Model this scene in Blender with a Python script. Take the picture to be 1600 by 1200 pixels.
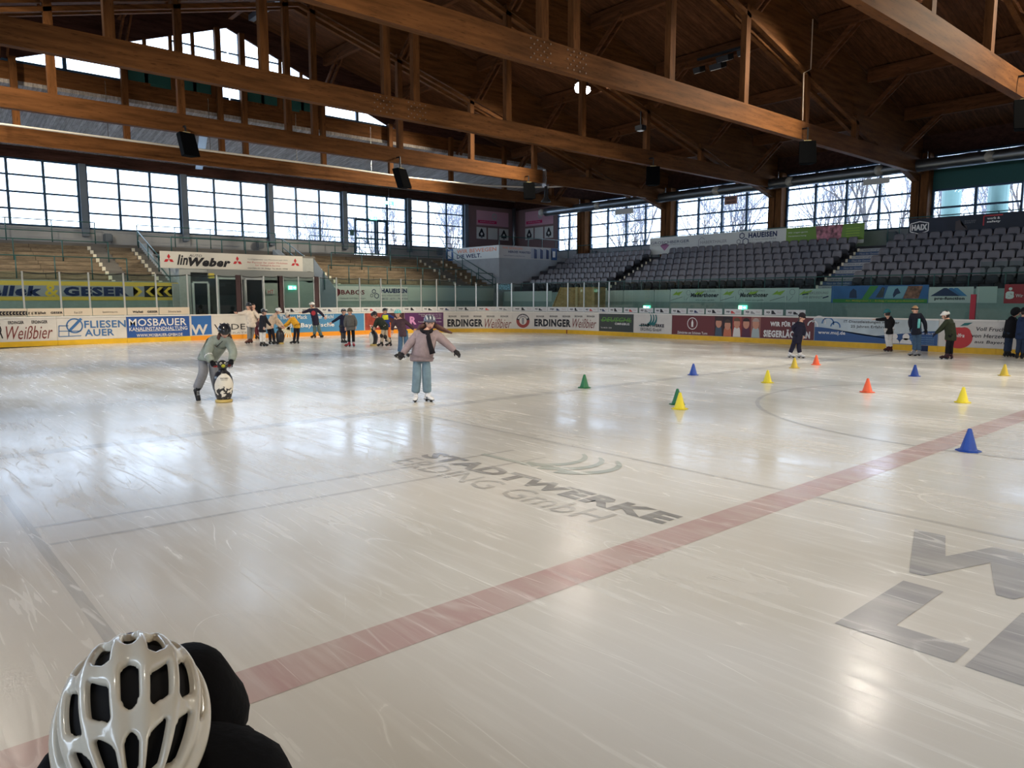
import bpy, bmesh, math, random
from mathutils import Vector, Matrix
random.seed(7)
for o in list(bpy.data.objects): bpy.data.objects.remove(o, do_unlink=True)
C = bpy.context.scene.collection
SC = bpy.context.scene
PI = math.pi

# ---------------------------------------------------------------- camera, sky, lamps, exposure
F, CAMH = 1155.0, 1.85
PITCH, AZ = math.atan(134 / F), math.radians(41.3)
cam = bpy.data.objects.new('camera', bpy.data.cameras.new('camera'))
C.objects.link(cam)
cam.data.sensor_width = 36; cam.data.lens = F / 1600 * 36
cam.data.clip_start = 0.05; cam.data.clip_end = 400
cam.location = (0, 0, CAMH); cam.rotation_euler = (PI / 2 - PITCH, 0, -AZ)
SC.camera = cam
SC.view_settings.view_transform = 'Standard'; SC.view_settings.look = 'None'
SC.view_settings.gamma = 1; SC.view_settings.use_curve_mapping = False
SC.view_settings.exposure = EXPO = 0.5
w = bpy.data.worlds.new('world'); SC.world = w; w.use_nodes = True
nt = w.node_tree; bg = nt.nodes['Background']
tc = nt.nodes.new('ShaderNodeTexCoord'); sx = nt.nodes.new('ShaderNodeSeparateXYZ'); cr = nt.nodes.new('ShaderNodeValToRGB')
nt.links.new(tc.outputs['Generated'], sx.inputs[0]); nt.links.new(sx.outputs['Z'], cr.inputs[0]); nt.links.new(cr.outputs[0], bg.inputs[0])
cr.color_ramp.elements[0].color = (.64, .79, 1, 1); cr.color_ramp.elements[0].position = 0
cr.color_ramp.elements[1].color = (.70, .83, 1, 1); cr.color_ramp.elements[1].position = .6
bg.inputs[1].default_value = 4.4
LAMP_W, LAMP_COL = 3000, (1, .88, .68)
def spot(loc, aim, power, size=.25, cone=86, blend=1, col=LAMP_COL):
    l = bpy.data.lights.new('floodlight_beam', 'SPOT'); l.energy = power; l.color = col
    l.spot_size = math.radians(cone); l.spot_blend = blend; l.shadow_soft_size = size
    o = bpy.data.objects.new('floodlight_beam', l); C.objects.link(o); o.location = loc
    o.rotation_euler = (Vector(aim) - Vector(loc)).to_track_quat('-Z', 'Y').to_euler()
    return o
LAMPY = [-25, -17.5, -10.5, -3.5, 3.3, 10.2, 23.9, 30.4]
for y in LAMPY:
    spot((25.35, y, 10.85), (16, y + 10.5, 0), LAMP_W)
    spot((1.6, y, 10.85), (11, y + 10.5, 0), LAMP_W * .6)
def portal(loc, rot, sx_, sy_):
    l = bpy.data.lights.new('window_portal', 'AREA'); l.shape = 'RECTANGLE'; l.size = sx_; l.size_y = sy_
    l.cycles.is_portal = True
    o = bpy.data.objects.new('window_portal', l); C.objects.link(o); o.location = loc; o.rotation_euler = rot
portal((11, 42.0, 6.8), (-PI / 2, 0, 0), 44, 3.3)
portal((37.0, 8, 6.8), (PI / 2, 0, PI / 2), 76, 3.3)
portal((-10.3, 4, 6.8), (PI / 2, 0, -PI / 2), 76, 3.3)
portal((13.5, 35.2, 12.2), (-PI / 2, 0, 0), 17, 3.4)

# ---------------------------------------------------------------- measuring helpers (pixel of the 1600x1200 photograph -> world)
def ray(x, y):
    r = (x - 800) / F; u = -(y - 600) / F
    fw = math.cos(PITCH) + u * math.sin(PITCH); z = u * math.cos(PITCH) - math.sin(PITCH)
    return (fw * math.sin(AZ) + r * math.cos(AZ), fw * math.cos(AZ) - r * math.sin(AZ), z)
def on(x, y, X=None, Y=None, Z=None):
    d = ray(x, y)
    t = X / d[0] if X is not None else Y / d[1] if Y is not None else (Z - CAMH) / d[2]
    return Vector((d[0] * t, d[1] * t, CAMH + d[2] * t))

# ---------------------------------------------------------------- materials
def lin(c):
    c = c / 255
    return c / 12.92 if c <= .04045 else ((c + .055) / 1.055) ** 2.4
def rgb(r, g, b): return (lin(r), lin(g), lin(b), 1)
_m = {}
def mat(name, col, rough=.6, metal=0, spec=.4, noise=0, nscale=8, coat=0, emit=0, stretch=None, bump=0):
    if name in _m: return _m[name]
    m = bpy.data.materials.new(name); m.use_nodes = True; N = m.node_tree.nodes; L = m.node_tree.links
    b = N['Principled BSDF']; b.inputs['Base Color'].default_value = col
    b.inputs['Roughness'].default_value = rough; b.inputs['Metallic'].default_value = metal
    b.inputs['Specular IOR Level'].default_value = spec; b.inputs['Coat Weight'].default_value = coat
    if emit:
        b.inputs['Emission Color'].default_value = col; b.inputs['Emission Strength'].default_value = emit
    if noise or bump:
        t = N.new('ShaderNodeTexCoord'); mp = N.new('ShaderNodeMapping'); n = N.new('ShaderNodeTexNoise')
        L.new(t.outputs['Object'], mp.inputs[0]); L.new(mp.outputs[0], n.inputs[0])
        mp.inputs['Scale'].default_value = stretch or (1, 1, 1)
        n.inputs['Scale'].default_value = nscale; n.inputs['Detail'].default_value = 4
        if noise:
            r = N.new('ShaderNodeMapRange'); r.inputs['From Min'].default_value = .3; r.inputs['From Max'].default_value = .7
            r.inputs['To Min'].default_value = 1 - noise; r.inputs['To Max'].default_value = 1 + noise
            mx = N.new('ShaderNodeVectorMath'); mx.operation = 'SCALE'; mx.inputs[0].default_value = col[:3]
            L.new(n.outputs[0], r.inputs[0]); L.new(r.outputs[0], mx.inputs['Scale']); L.new(mx.outputs[0], b.inputs['Base Color'])
        if bump:
            bp = N.new('ShaderNodeBump'); bp.inputs['Strength'].default_value = bump; bp.inputs['Distance'].default_value = .02
            L.new(n.outputs[0], bp.inputs['Height']); L.new(bp.outputs[0], b.inputs['Normal'])
    _m[name] = m
    return m
def wood(name, col, stretch, nscale=1.0, var=.35, rough=.55, planks=None, knots=True):
    """laminated timber: long grain, lamella lines, small dark knots; stretch is small along the grain"""
    m = bpy.data.materials.new(name); m.use_nodes = True; N = m.node_tree.nodes; L = m.node_tree.links
    b = N['Principled BSDF']; b.inputs['Roughness'].default_value = rough + .1; b.inputs['Specular IOR Level'].default_value = .05
    t = N.new('ShaderNodeTexCoord'); mp = N.new('ShaderNodeMapping'); mp.inputs['Scale'].default_value = stretch
    L.new(t.outputs['Object'], mp.inputs[0])
    n = N.new('ShaderNodeTexNoise'); n.inputs['Scale'].default_value = nscale * 3; n.inputs['Detail'].default_value = 6
    L.new(mp.outputs[0], n.inputs[0])
    n2 = N.new('ShaderNodeTexNoise'); n2.inputs['Scale'].default_value = nscale * 14; n2.inputs['Detail'].default_value = 2
    L.new(mp.outputs[0], n2.inputs[0])
    r = N.new('ShaderNodeMapRange'); r.inputs['From Min'].default_value = .3; r.inputs['From Max'].default_value = .7
    r.inputs['To Min'].default_value = 1 - var; r.inputs['To Max'].default_value = 1 + var; L.new(n.outputs[0], r.inputs[0])
    k = N.new('ShaderNodeMapRange'); k.inputs['From Min'].default_value = .30; k.inputs['From Max'].default_value = .40
    k.inputs['To Min'].default_value = .55 if knots else .9; k.inputs['To Max'].default_value = 1; L.new(n2.outputs[0], k.inputs[0])
    mu = N.new('ShaderNodeMath'); mu.operation = 'MULTIPLY'; L.new(r.outputs[0], mu.inputs[0]); L.new(k.outputs[0], mu.inputs[1])
    out = mu
    if planks:   # (axis, width): board joints
        sp = N.new('ShaderNodeSeparateXYZ'); L.new(t.outputs['Object'], sp.inputs[0])
        d = N.new('ShaderNodeMath'); d.operation = 'DIVIDE'; L.new(sp.outputs[planks[0]], d.inputs[0]); d.inputs[1].default_value = planks[1]
        fr = N.new('ShaderNodeMath'); fr.operation = 'FRACT'; L.new(d.outputs[0], fr.inputs[0])
        g = N.new('ShaderNodeMapRange'); g.inputs['From Min'].default_value = 0; g.inputs['From Max'].default_value = .12
        g.inputs['To Min'].default_value = .45; g.inputs['To Max'].default_value = 1; L.new(fr.outputs[0], g.inputs[0])
        fl = N.new('ShaderNodeMath'); fl.operation = 'FLOOR'; L.new(d.outputs[0], fl.inputs[0])
        wn = N.new('ShaderNodeTexWhiteNoise'); wn.noise_dimensions = '1D'; L.new(fl.outputs[0], wn.inputs['W'])
        wr = N.new('ShaderNodeMapRange'); wr.inputs['To Min'].default_value = .8; wr.inputs['To Max'].default_value = 1.15; L.new(wn.outputs[0], wr.inputs[0])
        m1 = N.new('ShaderNodeMath'); m1.operation = 'MULTIPLY'; L.new(mu.outputs[0], m1.inputs[0]); L.new(g.outputs[0], m1.inputs[1])
        m2 = N.new('ShaderNodeMath'); m2.operation = 'MULTIPLY'; L.new(m1.outputs[0], m2.inputs[0]); L.new(wr.outputs[0], m2.inputs[1])
        out = m2
    mx = N.new('ShaderNodeVectorMath'); mx.operation = 'SCALE'; mx.inputs[0].default_value = col[:3]
    L.new(out.outputs[0], mx.inputs['Scale']); L.new(mx.outputs[0], b.inputs['Base Color'])
    return m
BEAM = (.11, .045, .0155, 1)
W_X = wood('glulam_along_x', BEAM, (.25, 1.2, 2.6))
W_Y = wood('glulam_along_y', (.09, .036, .015, 1), (1.6, .25, 2.2))
W_Z = wood('glulam_along_z', BEAM, (2.2, 2.2, .25))
W_DARK = wood('dark_glulam', (.05, .023, .018, 1), (.3, 1.5, 2.5))
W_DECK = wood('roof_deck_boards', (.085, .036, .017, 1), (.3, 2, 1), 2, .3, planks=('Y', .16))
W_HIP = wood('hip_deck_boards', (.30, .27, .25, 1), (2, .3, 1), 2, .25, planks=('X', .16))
W_BENCH = wood('bench_boards', (.24, .185, .125, 1), (.25, 2, 2), 2, .3)
W_PLY = wood('plywood', (.45, .27, .12, 1), (.6, .6, 1.5), 1, .2)

def glass(name, tint=(1, 1, 1, 1), refl=.08, rough=0):
    m = bpy.data.materials.new(name); m.use_nodes = True; N = m.node_tree.nodes; L = m.node_tree.links
    N.remove(N['Principled BSDF']); out = N['Material Output']
    a = N.new('ShaderNodeBsdfTransparent'); a.inputs[0].default_value = tint
    g = N.new('ShaderNodeBsdfGlossy'); g.inputs['Roughness'].default_value = rough
    x = N.new('ShaderNodeMixShader'); lw = N.new('ShaderNodeFresnel'); lw.inputs[0].default_value = 1.25
    mm = N.new('ShaderNodeMath'); mm.operation = 'MULTIPLY_ADD'; L.new(lw.outputs[0], mm.inputs[0]); mm.inputs[1].default_value = .7; mm.inputs[2].default_value = refl * .3
    L.new(mm.outputs[0], x.inputs[0]); L.new(a.outputs[0], x.inputs[1]); L.new(g.outputs[0], x.inputs[2]); L.new(x.outputs[0], out.inputs[0])
    return m
G_WIN = glass('window_glass', (.96, .98, 1, 1), .05)
G_RINK = glass('rink_safety_glass', (.84, .92, .90, 1), .10)

def ice(name, paint=None, amount=.5):
    """milky ice: pale ground, skate scratches in several directions, a glossy wet skin of uneven roughness"""
    m = bpy.data.materials.new(name); m.use_nodes = True; N = m.node_tree.nodes; L = m.node_tree.links
    b = N['Principled BSDF']
    t = N.new('ShaderNodeTexCoord')
    def noise(scale, rot, st, det=3, dist=0):
        mp = N.new('ShaderNodeMapping'); mp.inputs['Rotation'].default_value = (0, 0, rot); mp.inputs['Scale'].default_value = st
        L.new(t.outputs['Object'], mp.inputs[0]); n = N.new('ShaderNodeTexNoise'); n.inputs['Scale'].default_value = scale
        n.inputs['Detail'].default_value = det; n.inputs['Distortion'].default_value = dist; L.new(mp.outputs[0], n.inputs[0]); return n.outputs[0]
    def ramp(src, a, c, lo, hi):
        r = N.new('ShaderNodeMapRange'); r.inputs['From Min'].default_value = a; r.inputs['From Max'].default_value = c
        r.inputs['To Min'].default_value = lo; r.inputs['To Max'].default_value = hi; L.new(src, r.inputs[0]); return r.outputs[0]
    def math2(op, a, c):
        q = N.new('ShaderNodeMath'); q.operation = op
        for i, v in ((0, a), (1, c)):
            if isinstance(v, (int, float)): q.inputs[i].default_value = v
            else: L.new(v, q.inputs[i])
        return q.outputs[0]
    # curved scratches: thin contour lines of warped noise, gated so they break up
    scr = None
    for i, (sc_, rot, st, wd) in enumerate([(1.1, .5, (1, .10, 1), .0035), (1.5, 1.5, (1, .08, 1), .0035), (1.9, -.5, (1, .10, 1), .004), (.55, 2.4, (1, .4, 1), .0016), (2.6, 1.0, (1, .08, 1), .005), (.8, -1.2, (1, .2, 1), .002)]):
        n = noise(sc_, rot, st, 1, .4)
        d = math2('ABSOLUTE', math2('SUBTRACT', n, .5), 0)
        l_ = ramp(d, 0, wd, 1, 0)
        gate = ramp(noise(1.3 + i * .37, rot + 1, (1, 1, 1), 2), .45, .6, 0, 1)
        l_ = math2('MULTIPLY', l_, gate)
        scr = l_ if scr is None else math2('MAXIMUM', scr, l_)
    fine = ramp(noise(9, .9, (1, .08, 1), 4), .52, .72, 0, 1)
    fine2 = ramp(noise(12, -.35, (1, .07, 1), 4), .54, .74, 0, 1)
    blot = noise(.35, 0, (1, 1, 1), 5)
    snow = ramp(noise(.8, .4, (1, .5, 1), 8, 1.0), .5, .75, 0, 1)
    mixb = N.new('ShaderNodeMix'); mixb.data_type = 'RGBA'
    mixb.inputs['A'].default_value = (.68, .655, .60, 1); mixb.inputs['B'].default_value = (.76, .75, .73, 1)
    L.new(ramp(blot, .35, .65, 0, 1), mixb.inputs['Factor'])
    cur = mixb.outputs['Result']
    if paint:
        px = N.new('ShaderNodeMix'); px.data_type = 'RGBA'; px.inputs['B'].default_value = paint
        L.new(ramp(noise(3, .7, (1, .4, 1), 5), .3, .7, amount * .75, min(1, amount * 1.2)), px.inputs['Factor']); L.new(cur, px.inputs['A']); cur = px.outputs['Result']
    wht = math2('MINIMUM', math2('ADD', math2('MULTIPLY', scr, .30), math2('ADD', math2('MULTIPLY', math2('ADD', fine, fine2), .22), math2('MULTIPLY', snow, .10))), .8)
    sx2 = N.new('ShaderNodeMix'); sx2.data_type = 'RGBA'; sx2.inputs['B'].default_value = (.96, .96, .94, 1)
    L.new(wht, sx2.inputs['Factor']); L.new(cur, sx2.inputs['A']); L.new(sx2.outputs['Result'], b.inputs['Base Color'])
    rr = math2('ADD', ramp(noise(.6, .2, (1, .6, 1), 5), .35, .65, .13, .27), math2('MULTIPLY', wht, .35))
    L.new(rr, b.inputs['Roughness']); b.inputs['IOR'].default_value = 1.33; b.inputs['Specular IOR Level'].default_value = .6
    bp = N.new('ShaderNodeBump'); bp.inputs['Strength'].default_value = .2; bp.inputs['Distance'].default_value = .003
    hh = math2('ADD', math2('MULTIPLY', scr, -1), math2('MULTIPLY', math2('ADD', fine, fine2), -.6))
    L.new(hh, bp.inputs['Height']); L.new(bp.outputs[0], b.inputs['Normal'])
    return m
ICE = ice('ice')
ICE_RED = ice('red_line_in_ice', (.40, .09, .10, 1), .45)
ICE_GREY = ice('grey_lettering_in_ice', (.10, .10, .11, 1), .62)
ICE_BLUE = ice('blue_grey_lettering_in_ice', (.12, .135, .20, 1), .5)
ICE_THIN = ice('thin_grey_line_in_ice', (.16, .16, .17, 1), .33)
ICE_GREEN = ice('green_logo_in_ice', (.10, .20, .16, 1), .42)

WHITE = mat('board_white', rgb(214, 208, 200), .35, noise=.05, nscale=3)
CAPW = mat('cap_rail_white', rgb(232, 226, 218), .4)
YELLOW = mat('kick_yellow', rgb(226, 178, 40), .4, noise=.08, nscale=4)
ORANGE = mat('kick_orange', rgb(232, 150, 38), .4)
CONC = mat('painted_concrete', rgb(148, 150, 152), .8, noise=.08, nscale=1.5)
COLM = mat('column_blue_grey', rgb(92, 102, 114), .7)
CONC2 = mat('corridor_wall_green_grey', rgb(140, 156, 152), .7, noise=.06)
CONCW = mat('portal_wall', rgb(172, 174, 170), .8, noise=.05)
FLOORM = mat('rubber_floor', rgb(70, 72, 74), .8, noise=.15)
STEP = mat('terrace_concrete', rgb(120, 116, 110), .85, noise=.2, nscale=3, stretch=(.3, 1, 1))
STEPB = mat('dark_step_concrete', rgb(62, 62, 68), .85, noise=.15)
GREENP = mat('green_rail_paint', rgb(46, 86, 84), .4)
DKRAIL = mat('dark_rail', rgb(38, 52, 56), .4)
FRAME = mat('window_frame_blue_green', rgb(30, 60, 84), .5)
FRAME_G = mat('green_cladding', rgb(20, 72, 68), .6)
ALU = mat('aluminium_post', rgb(198, 200, 198), .35, .6)
DUCT = mat('galvanised_duct', rgb(120, 124, 128), .38, .9)
DUCTG = mat('outside_duct', rgb(92, 124, 122), .45, .3)
BLK = mat('black_plastic', rgb(24, 24, 27), .5)
DK = mat('dark_opening', rgb(24, 28, 32), .25)
SEATM = mat('seat_grey_plastic', rgb(114, 112, 118), .38, noise=.08, nscale=3)
SEATD = mat('seat_dark_underside', rgb(46, 46, 52), .6)
BOLT = mat('dull_bolt', rgb(120, 98, 84), .6, .3)
CHROME = mat('steel', rgb(190, 192, 196), .25, .9)
SNOW = mat('snowy_ground', rgb(225, 230, 238), .9)
BARK = mat('bare_bark', rgb(92, 86, 86), .9, noise=.2)
BARK2 = mat('frosted_twigs', rgb(112, 112, 122), .9)

# ---------------------------------------------------------------- object helpers
def link(o, parent=None, kind=None, label=None, cat=None, group=None):
    C.objects.link(o)
    if parent is not None: o.parent = parent
    return tag(o, kind, label, cat, group)
def tag(o, kind=None, label=None, cat=None, group=None):
    for k, v in (('kind', kind), ('label', label), ('category', cat), ('group', group)):
        if v: o[k] = v
    return o
def thing(name, label=None, cat=None, loc=(0, 0, 0), rz=0, group=None, kind=None):
    o = bpy.data.objects.new(name, None); o.empty_display_size = .2
    o.location = loc; o.rotation_euler = (0, 0, rz)
    return link(o, None, kind, label, cat, group)
def mesh(name, bm, m=None, smooth=False):
    me = bpy.data.meshes.new(name); bmesh.ops.recalc_face_normals(bm, faces=bm.faces); bm.to_mesh(me); bm.free()
    for x in (m if isinstance(m, (list, tuple)) else [m]):
        if x: me.materials.append(x)
    if smooth: me.shade_smooth()
    return me
def obj(name, bm, m, parent=None, smooth=False, **k):
    me = bm if isinstance(bm, bpy.types.Mesh) else mesh(name, bm, m, smooth)
    return link(bpy.data.objects.new(name, me), parent, **k)
def box(bm, x0, x1, y0, y1, z0, z1, mi=0):
    v = [bm.verts.new((x, y, z)) for z in (z0, z1) for y in (y0, y1) for x in (x0, x1)]
    for f in ((0, 2, 3, 1), (4, 5, 7, 6), (0, 1, 5, 4), (2, 6, 7, 3), (0, 4, 6, 2), (1, 3, 7, 5)):
        bm.faces.new([v[i] for i in f]).material_index = mi
    return v
def Bx(*a, **k):
    bm = bmesh.new(); box(bm, *a, **k); return bm
def bbox(*a, bev=.02):
    bm = Bx(*a); bmesh.ops.bevel(bm, geom=bm.edges[:], offset=bev, segments=2, affect='EDGES'); return bm
def beam(bm, p, q, w, h, up=(0, 0, 1)):
    """square bar from p to q"""
    p, q = Vector(p), Vector(q); d = (q - p).normalized(); s = d.cross(Vector(up))
    if s.length < 1e-4: s = d.cross(Vector((1, 0, 0)))
    s.normalize(); u = s.cross(d); s *= w / 2; u *= h / 2
    v = [bm.verts.new(c + a * s + b * u) for c in (p, q) for a, b in ((-1, -1), (1, -1), (1, 1), (-1, 1))]
    for f in ((0, 1, 2, 3), (7, 6, 5, 4), (0, 4, 5, 1), (1, 5, 6, 2), (2, 6, 7, 3), (3, 7, 4, 0)): bm.faces.new([v[i] for i in f])
def tube(bm, pts, r, n=8, cap=True, mi=0):
    """round pipe through pts; r is a number or one radius per point"""
    pts = [Vector(p) for p in pts]; rs = r if isinstance(r, (list, tuple)) else [r] * len(pts)
    rings = []; ref = None
    for i, p in enumerate(pts):
        d = (pts[min(i + 1, len(pts) - 1)] - pts[max(i - 1, 0)]).normalized()
        if ref is None: ref = Vector((0, 0, 1)) if abs(d.z) < .9 else Vector((1, 0, 0))
        s = d.cross(ref).normalized(); u = s.cross(d).normalized(); ref = u
        rings.append([bm.verts.new(p + (s * math.cos(2 * PI * k / n) + u * math.sin(2 * PI * k / n)) * rs[i]) for k in range(n)])
    for a, b in zip(rings, rings[1:]):
        for k in range(n): bm.faces.new((a[k], a[(k + 1) % n], b[(k + 1) % n], b[k])).material_index = mi
    if cap:
        bm.faces.new(rings[0]).material_index = mi; bm.faces.new(rings[-1][::-1]).material_index = mi
def tubes(lst, r, n=6):
    bm = bmesh.new()
    for l in lst: tube(bm, l, r, n)
    return bm
def ell(bm, c, rad, n=12, m=8, rot=None, mi=0):
    r = bmesh.ops.create_uvsphere(bm, u_segments=n, v_segments=m, radius=1)
    M = Matrix.Translation(c) @ (rot.to_4x4() if rot else Matrix()) @ Matrix.Diagonal((*rad, 1))
    bmesh.ops.transform(bm, matrix=M, verts=r['verts'])
    for v in r['verts']:
        for f in v.link_faces: f.material_index = mi
    return r['verts']
def lathe(bm, prof, n=16, c=(0, 0, 0), mi=0):
    c = Vector(c); rings = [[bm.verts.new(c + Vector((r * math.cos(2 * PI * k / n), r * math.sin(2 * PI * k / n), z))) for k in range(n)] for r, z in prof]
    for a, b in zip(rings, rings[1:]):
        for k in range(n): bm.faces.new((a[k], a[(k + 1) % n], b[(k + 1) % n], b[k])).material_index = mi
    bm.faces.new(rings[0][::-1]).material_index = mi; bm.faces.new(rings[-1]).material_index = mi

# ---- flat print on banners: text fitted to a box and mapped on a surface
_fm = bpy.data.curves.new('lettering_source', 'FONT'); _fo = bpy.data.objects.new('lettering_source', _fm); C.objects.link(_fo)
_tc = {}
def text_geo(s, bold=0.0, shear=0.0, cond=False):
    k = (s, bold, shear)
    if k not in _tc:
        _fm.body = s; _fm.offset = bold; _fm.shear = shear; _fm.resolution_u = 2; _fm.space_character = 1.0 + bold * 2.2
        bpy.context.view_layer.update()
        me = _fo.to_mesh(); vs = [v.co.copy() for v in me.vertices]; fs = [tuple(p.vertices) for p in me.polygons]; _fo.to_mesh_clear()
        xs = [v.x for v in vs]; ys = [v.y for v in vs]
        # cap height fit: use the text's own vertical bounds
        x0, x1, y0, y1 = min(xs), max(xs), min(ys), max(ys)
        _tc[k] = ([((v.x - x0) / (x1 - x0), (v.y - y0) / (y1 - y0)) for v in vs], fs)
    return _tc[k]
def put_text(parent, s, mp, u0, u1, v0, v1, m, bold=.0, shear=0., off=.012, name='lettering', italic=0, vf=None):
    uv, fs = text_geo(s, bold, shear)
    me = bpy.data.meshes.new(name)
    me.from_pydata([mp(u0 + (u1 - u0) * a, v0 + (v1 - v0) * b + (vf(a) if vf else 0), off) for a, b in uv], [], fs)
    me.materials.append(m)
    return link(bpy.data.objects.new(name, me), parent)
def put_poly(parent, name, mp, pts, m, off=.010):
    bm = bmesh.new(); f = bm.faces.new([bm.verts.new(mp(u, v, off)) for u, v in pts]); bmesh.ops.triangulate(bm, faces=[f])
    return obj(name, bm, m, parent)
def ringpts(u, v, r, a0=0, a1=2 * PI, n=24, ry=None):
    ry = ry or r
    return [(u + r * math.cos(a0 + (a1 - a0) * i / n), v + ry * math.sin(a0 + (a1 - a0) * i / n)) for i in range(n + (0 if abs(a1 - a0 - 2 * PI) < 1e-6 else 1))]
def put_ring(parent, name, mp, u, v, r, w_, m, off=.011, a0=0, a1=2 * PI, n=24, w1=None):
    bm = bmesh.new(); vs = []
    for i in range(n + 1):
        a = a0 + (a1 - a0) * i / n; ww = w_ if w1 is None else w_ + (w1 - w_) * i / n
        vs.append((bm.verts.new(mp(u + r * math.cos(a), v + r * math.sin(a), off)), bm.verts.new(mp(u + (r - ww) * math.cos(a), v + (r - ww) * math.sin(a), off))))
    for a, b in zip(vs, vs[1:]): bm.faces.new((a[0], b[0], b[1], a[1]))
    return obj(name, bm, m, parent)
def put_line(parent, name, mp, u0, v0, u1, v1, w_, m, off=.011):
    d = Vector((u1 - u0, v1 - v0)).normalized() * w_ / 2; n = (-d.y, d.x)
    return put_poly(parent, name, mp, [(u0 + n[0], v0 + n[1]), (u1 + n[0], v1 + n[1]), (u1 - n[0], v1 - n[1]), (u0 - n[0], v0 - n[1])], m, off)
def panel(name, mp, u0, u1, v0, v1, m, off=.0, th=.008, n=1, parent=None, **k):
    """a thin solid sheet that follows the surface map"""
    bm = bmesh.new(); cols = []; n = max(n, math.ceil((u1 - u0) / .3)) if mp is rink else n
    for i in range(n + 1):
        u = u0 + (u1 - u0) * i / n
        cols.append([bm.verts.new(mp(u, v, o)) for v, o in ((v0, off), (v1, off), (v1, off + th), (v0, off + th))])
    for a, b in zip(cols, cols[1:]):
        for j in range(4): bm.faces.new((a[j], a[(j + 1) % 4], b[(j + 1) % 4], b[j]))
    bm.faces.new(cols[0]); bm.faces.new(cols[-1][::-1])
    return obj(name, bm, m, parent, **k)
# surface maps: (u to the right, v up, off towards the ice)
def planeA(Y): return lambda u, v, o=0: Vector((u, Y - o, v))
def planeB(X): return lambda u, v, o=0: Vector((X - o, -u, v))
def floorM(rot0=0): return lambda u, v, o=0: Vector((v, -u, o))
RX, RY, RR = 28.0, 33.7, 7.5
S0 = RX - RR; ARC = RR * PI / 2
def rink(s, v, o=0):
    """path of the boards: along the far end (y = 33.7), round the corner, back along the far side (x = 28)"""
    if s <= S0: return Vector((s, RY - o, v))
    if s <= S0 + ARC:
        a = (s - S0) / RR; r = RR - o
        return Vector((S0 + r * math.sin(a), RY - RR + r * math.cos(a), v))
    return Vector((RX - o, RY - RR - (s - S0 - ARC), v))
def sb(px, py=500):
    """boards seen at a pixel -> (s, z)"""
    d = ray(px, py); best = None
    t = RY / d[1]
    if d[1] > 0 and d[0] * t <= S0: return (d[0] * t, CAMH + d[2] * t)
    t = RX / d[0]
    if d[1] * t <= RY - RR: return (S0 + ARC + (RY - RR - d[1] * t), CAMH + d[2] * t)
    cx_, cy_ = S0, RY - RR; a = d[0] ** 2 + d[1] ** 2; b = -2 * (d[0] * cx_ + d[1] * cy_); c = cx_ ** 2 + cy_ ** 2 - RR ** 2
    t = (-b + math.sqrt(b * b - 4 * a * c)) / (2 * a)
    return (S0 + RR * math.atan2(d[0] * t - cx_, d[1] * t - cy_), CAMH + d[2] * t)
def su(px): return sb(px)[0]
def sz(px, py): return sb(px, py)[1]
def ua(px, Y): return on(px, 500, Y=Y).x
def za(px, py, Y): return on(px, py, Y=Y).z
def ub(px, X): return -on(px, 500, X=X).y
def zb(px, py, X): return on(px, py, X=X).z

# ================================================================ THE SETTING
AX0, AX1, AYW = -10.2, 37.2, 42.1          # hall: side walls at x, end wall (windows) at y
BYS = -35.0
RIDGE = 13.5
def zs(x): return 14.85 - .24 * abs(x - RIDGE)      # roof deck underside
def zr(x): return 13.0 - .265 * abs(x - RIDGE)      # underside of the rafters

ground = obj('ground_outside', Bx(-80, 130, -90, 130, -.4, -.3), SNOW, kind='structure')
fl = obj('floor', Bx(AX0, AX1, BYS, AYW, -.3, -.03), FLOORM, kind='structure')
# ice sheet: outline follows the boards
bm = bmesh.new(); out = [(0, 33.7)]
out = [tuple(rink(s, 0)[:2]) for s in [0 + 7.5 + (S0 - 7.5) * i / 2 for i in range(3)]] + [tuple(rink(S0 + ARC * i / 20, 0)[:2]) for i in range(1, 21)]
out += [(28, -19.5), (26, -25), (20.5, -27), (7.5, -27), (2, -25), (0, -19.5), (0, 26.2)]
out += [(7.5 - 7.5 * math.cos(a), 26.2 + 7.5 * math.sin(a)) for a in [PI / 2 * i / 12 for i in range(1, 12)]]
f = bm.faces.new([bm.verts.new((x, y, 0)) for x, y in out]); bmesh.ops.triangulate(bm, faces=[f])
bm2 = bm; ext = bmesh.ops.extrude_face_region(bm2, geom=bm2.faces[:]); bmesh.ops.translate(bm2, vec=(0, 0, -.028), verts=[g for g in ext['geom'] if isinstance(g, bmesh.types.BMVert)])
iceo = obj('floor_ice', bm2, ICE, kind='structure')
def fl_poly(name, pts, m, z=.002): # painted under the ice skin
    bm = bmesh.new(); bm.faces.new([bm.verts.new((x, y, z)) for x, y in pts]); return obj(name, bm, m, iceo)
RL = 3.36
fl_poly('red_centre_line', [(.15, RL - .165), (27.9, RL - .165), (27.9, RL + .165), (.15, RL + .165)], ICE_RED)
fl_poly('red_centre_line_dash', [(9.75, RL - .17), (10.35, RL - .17), (10.35, RL + .17), (9.75, RL + .17)], ICE_RED, .003)
for y0, w_ in ((6.93, .05), (6.37, .05)): fl_poly('thin_line', [(.92, y0 - w_ / 2), (5.9, y0 - w_ / 2 - .25), (5.9, y0 + w_ / 2 - .25), (.92, y0 + w_ / 2)], ICE_THIN, .0012)
fl_poly('thin_line', [(.86, 2.5), (.93, 2.5), (.93, 8.3), (.86, 8.3)], ICE_THIN, .0009)
fl_poly('thin_line', [(6.55, -1), (6.60, -1), (6.65, 9.5), (6.60, 9.5)], ICE_THIN, .0015)
fl_poly('blue_zone_line', [(.2, 10.2), (27.9, 10.2), (27.9, 10.48), (.2, 10.48)], ICE_THIN, .0006)
bm = bmesh.new(); vs = []
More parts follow.
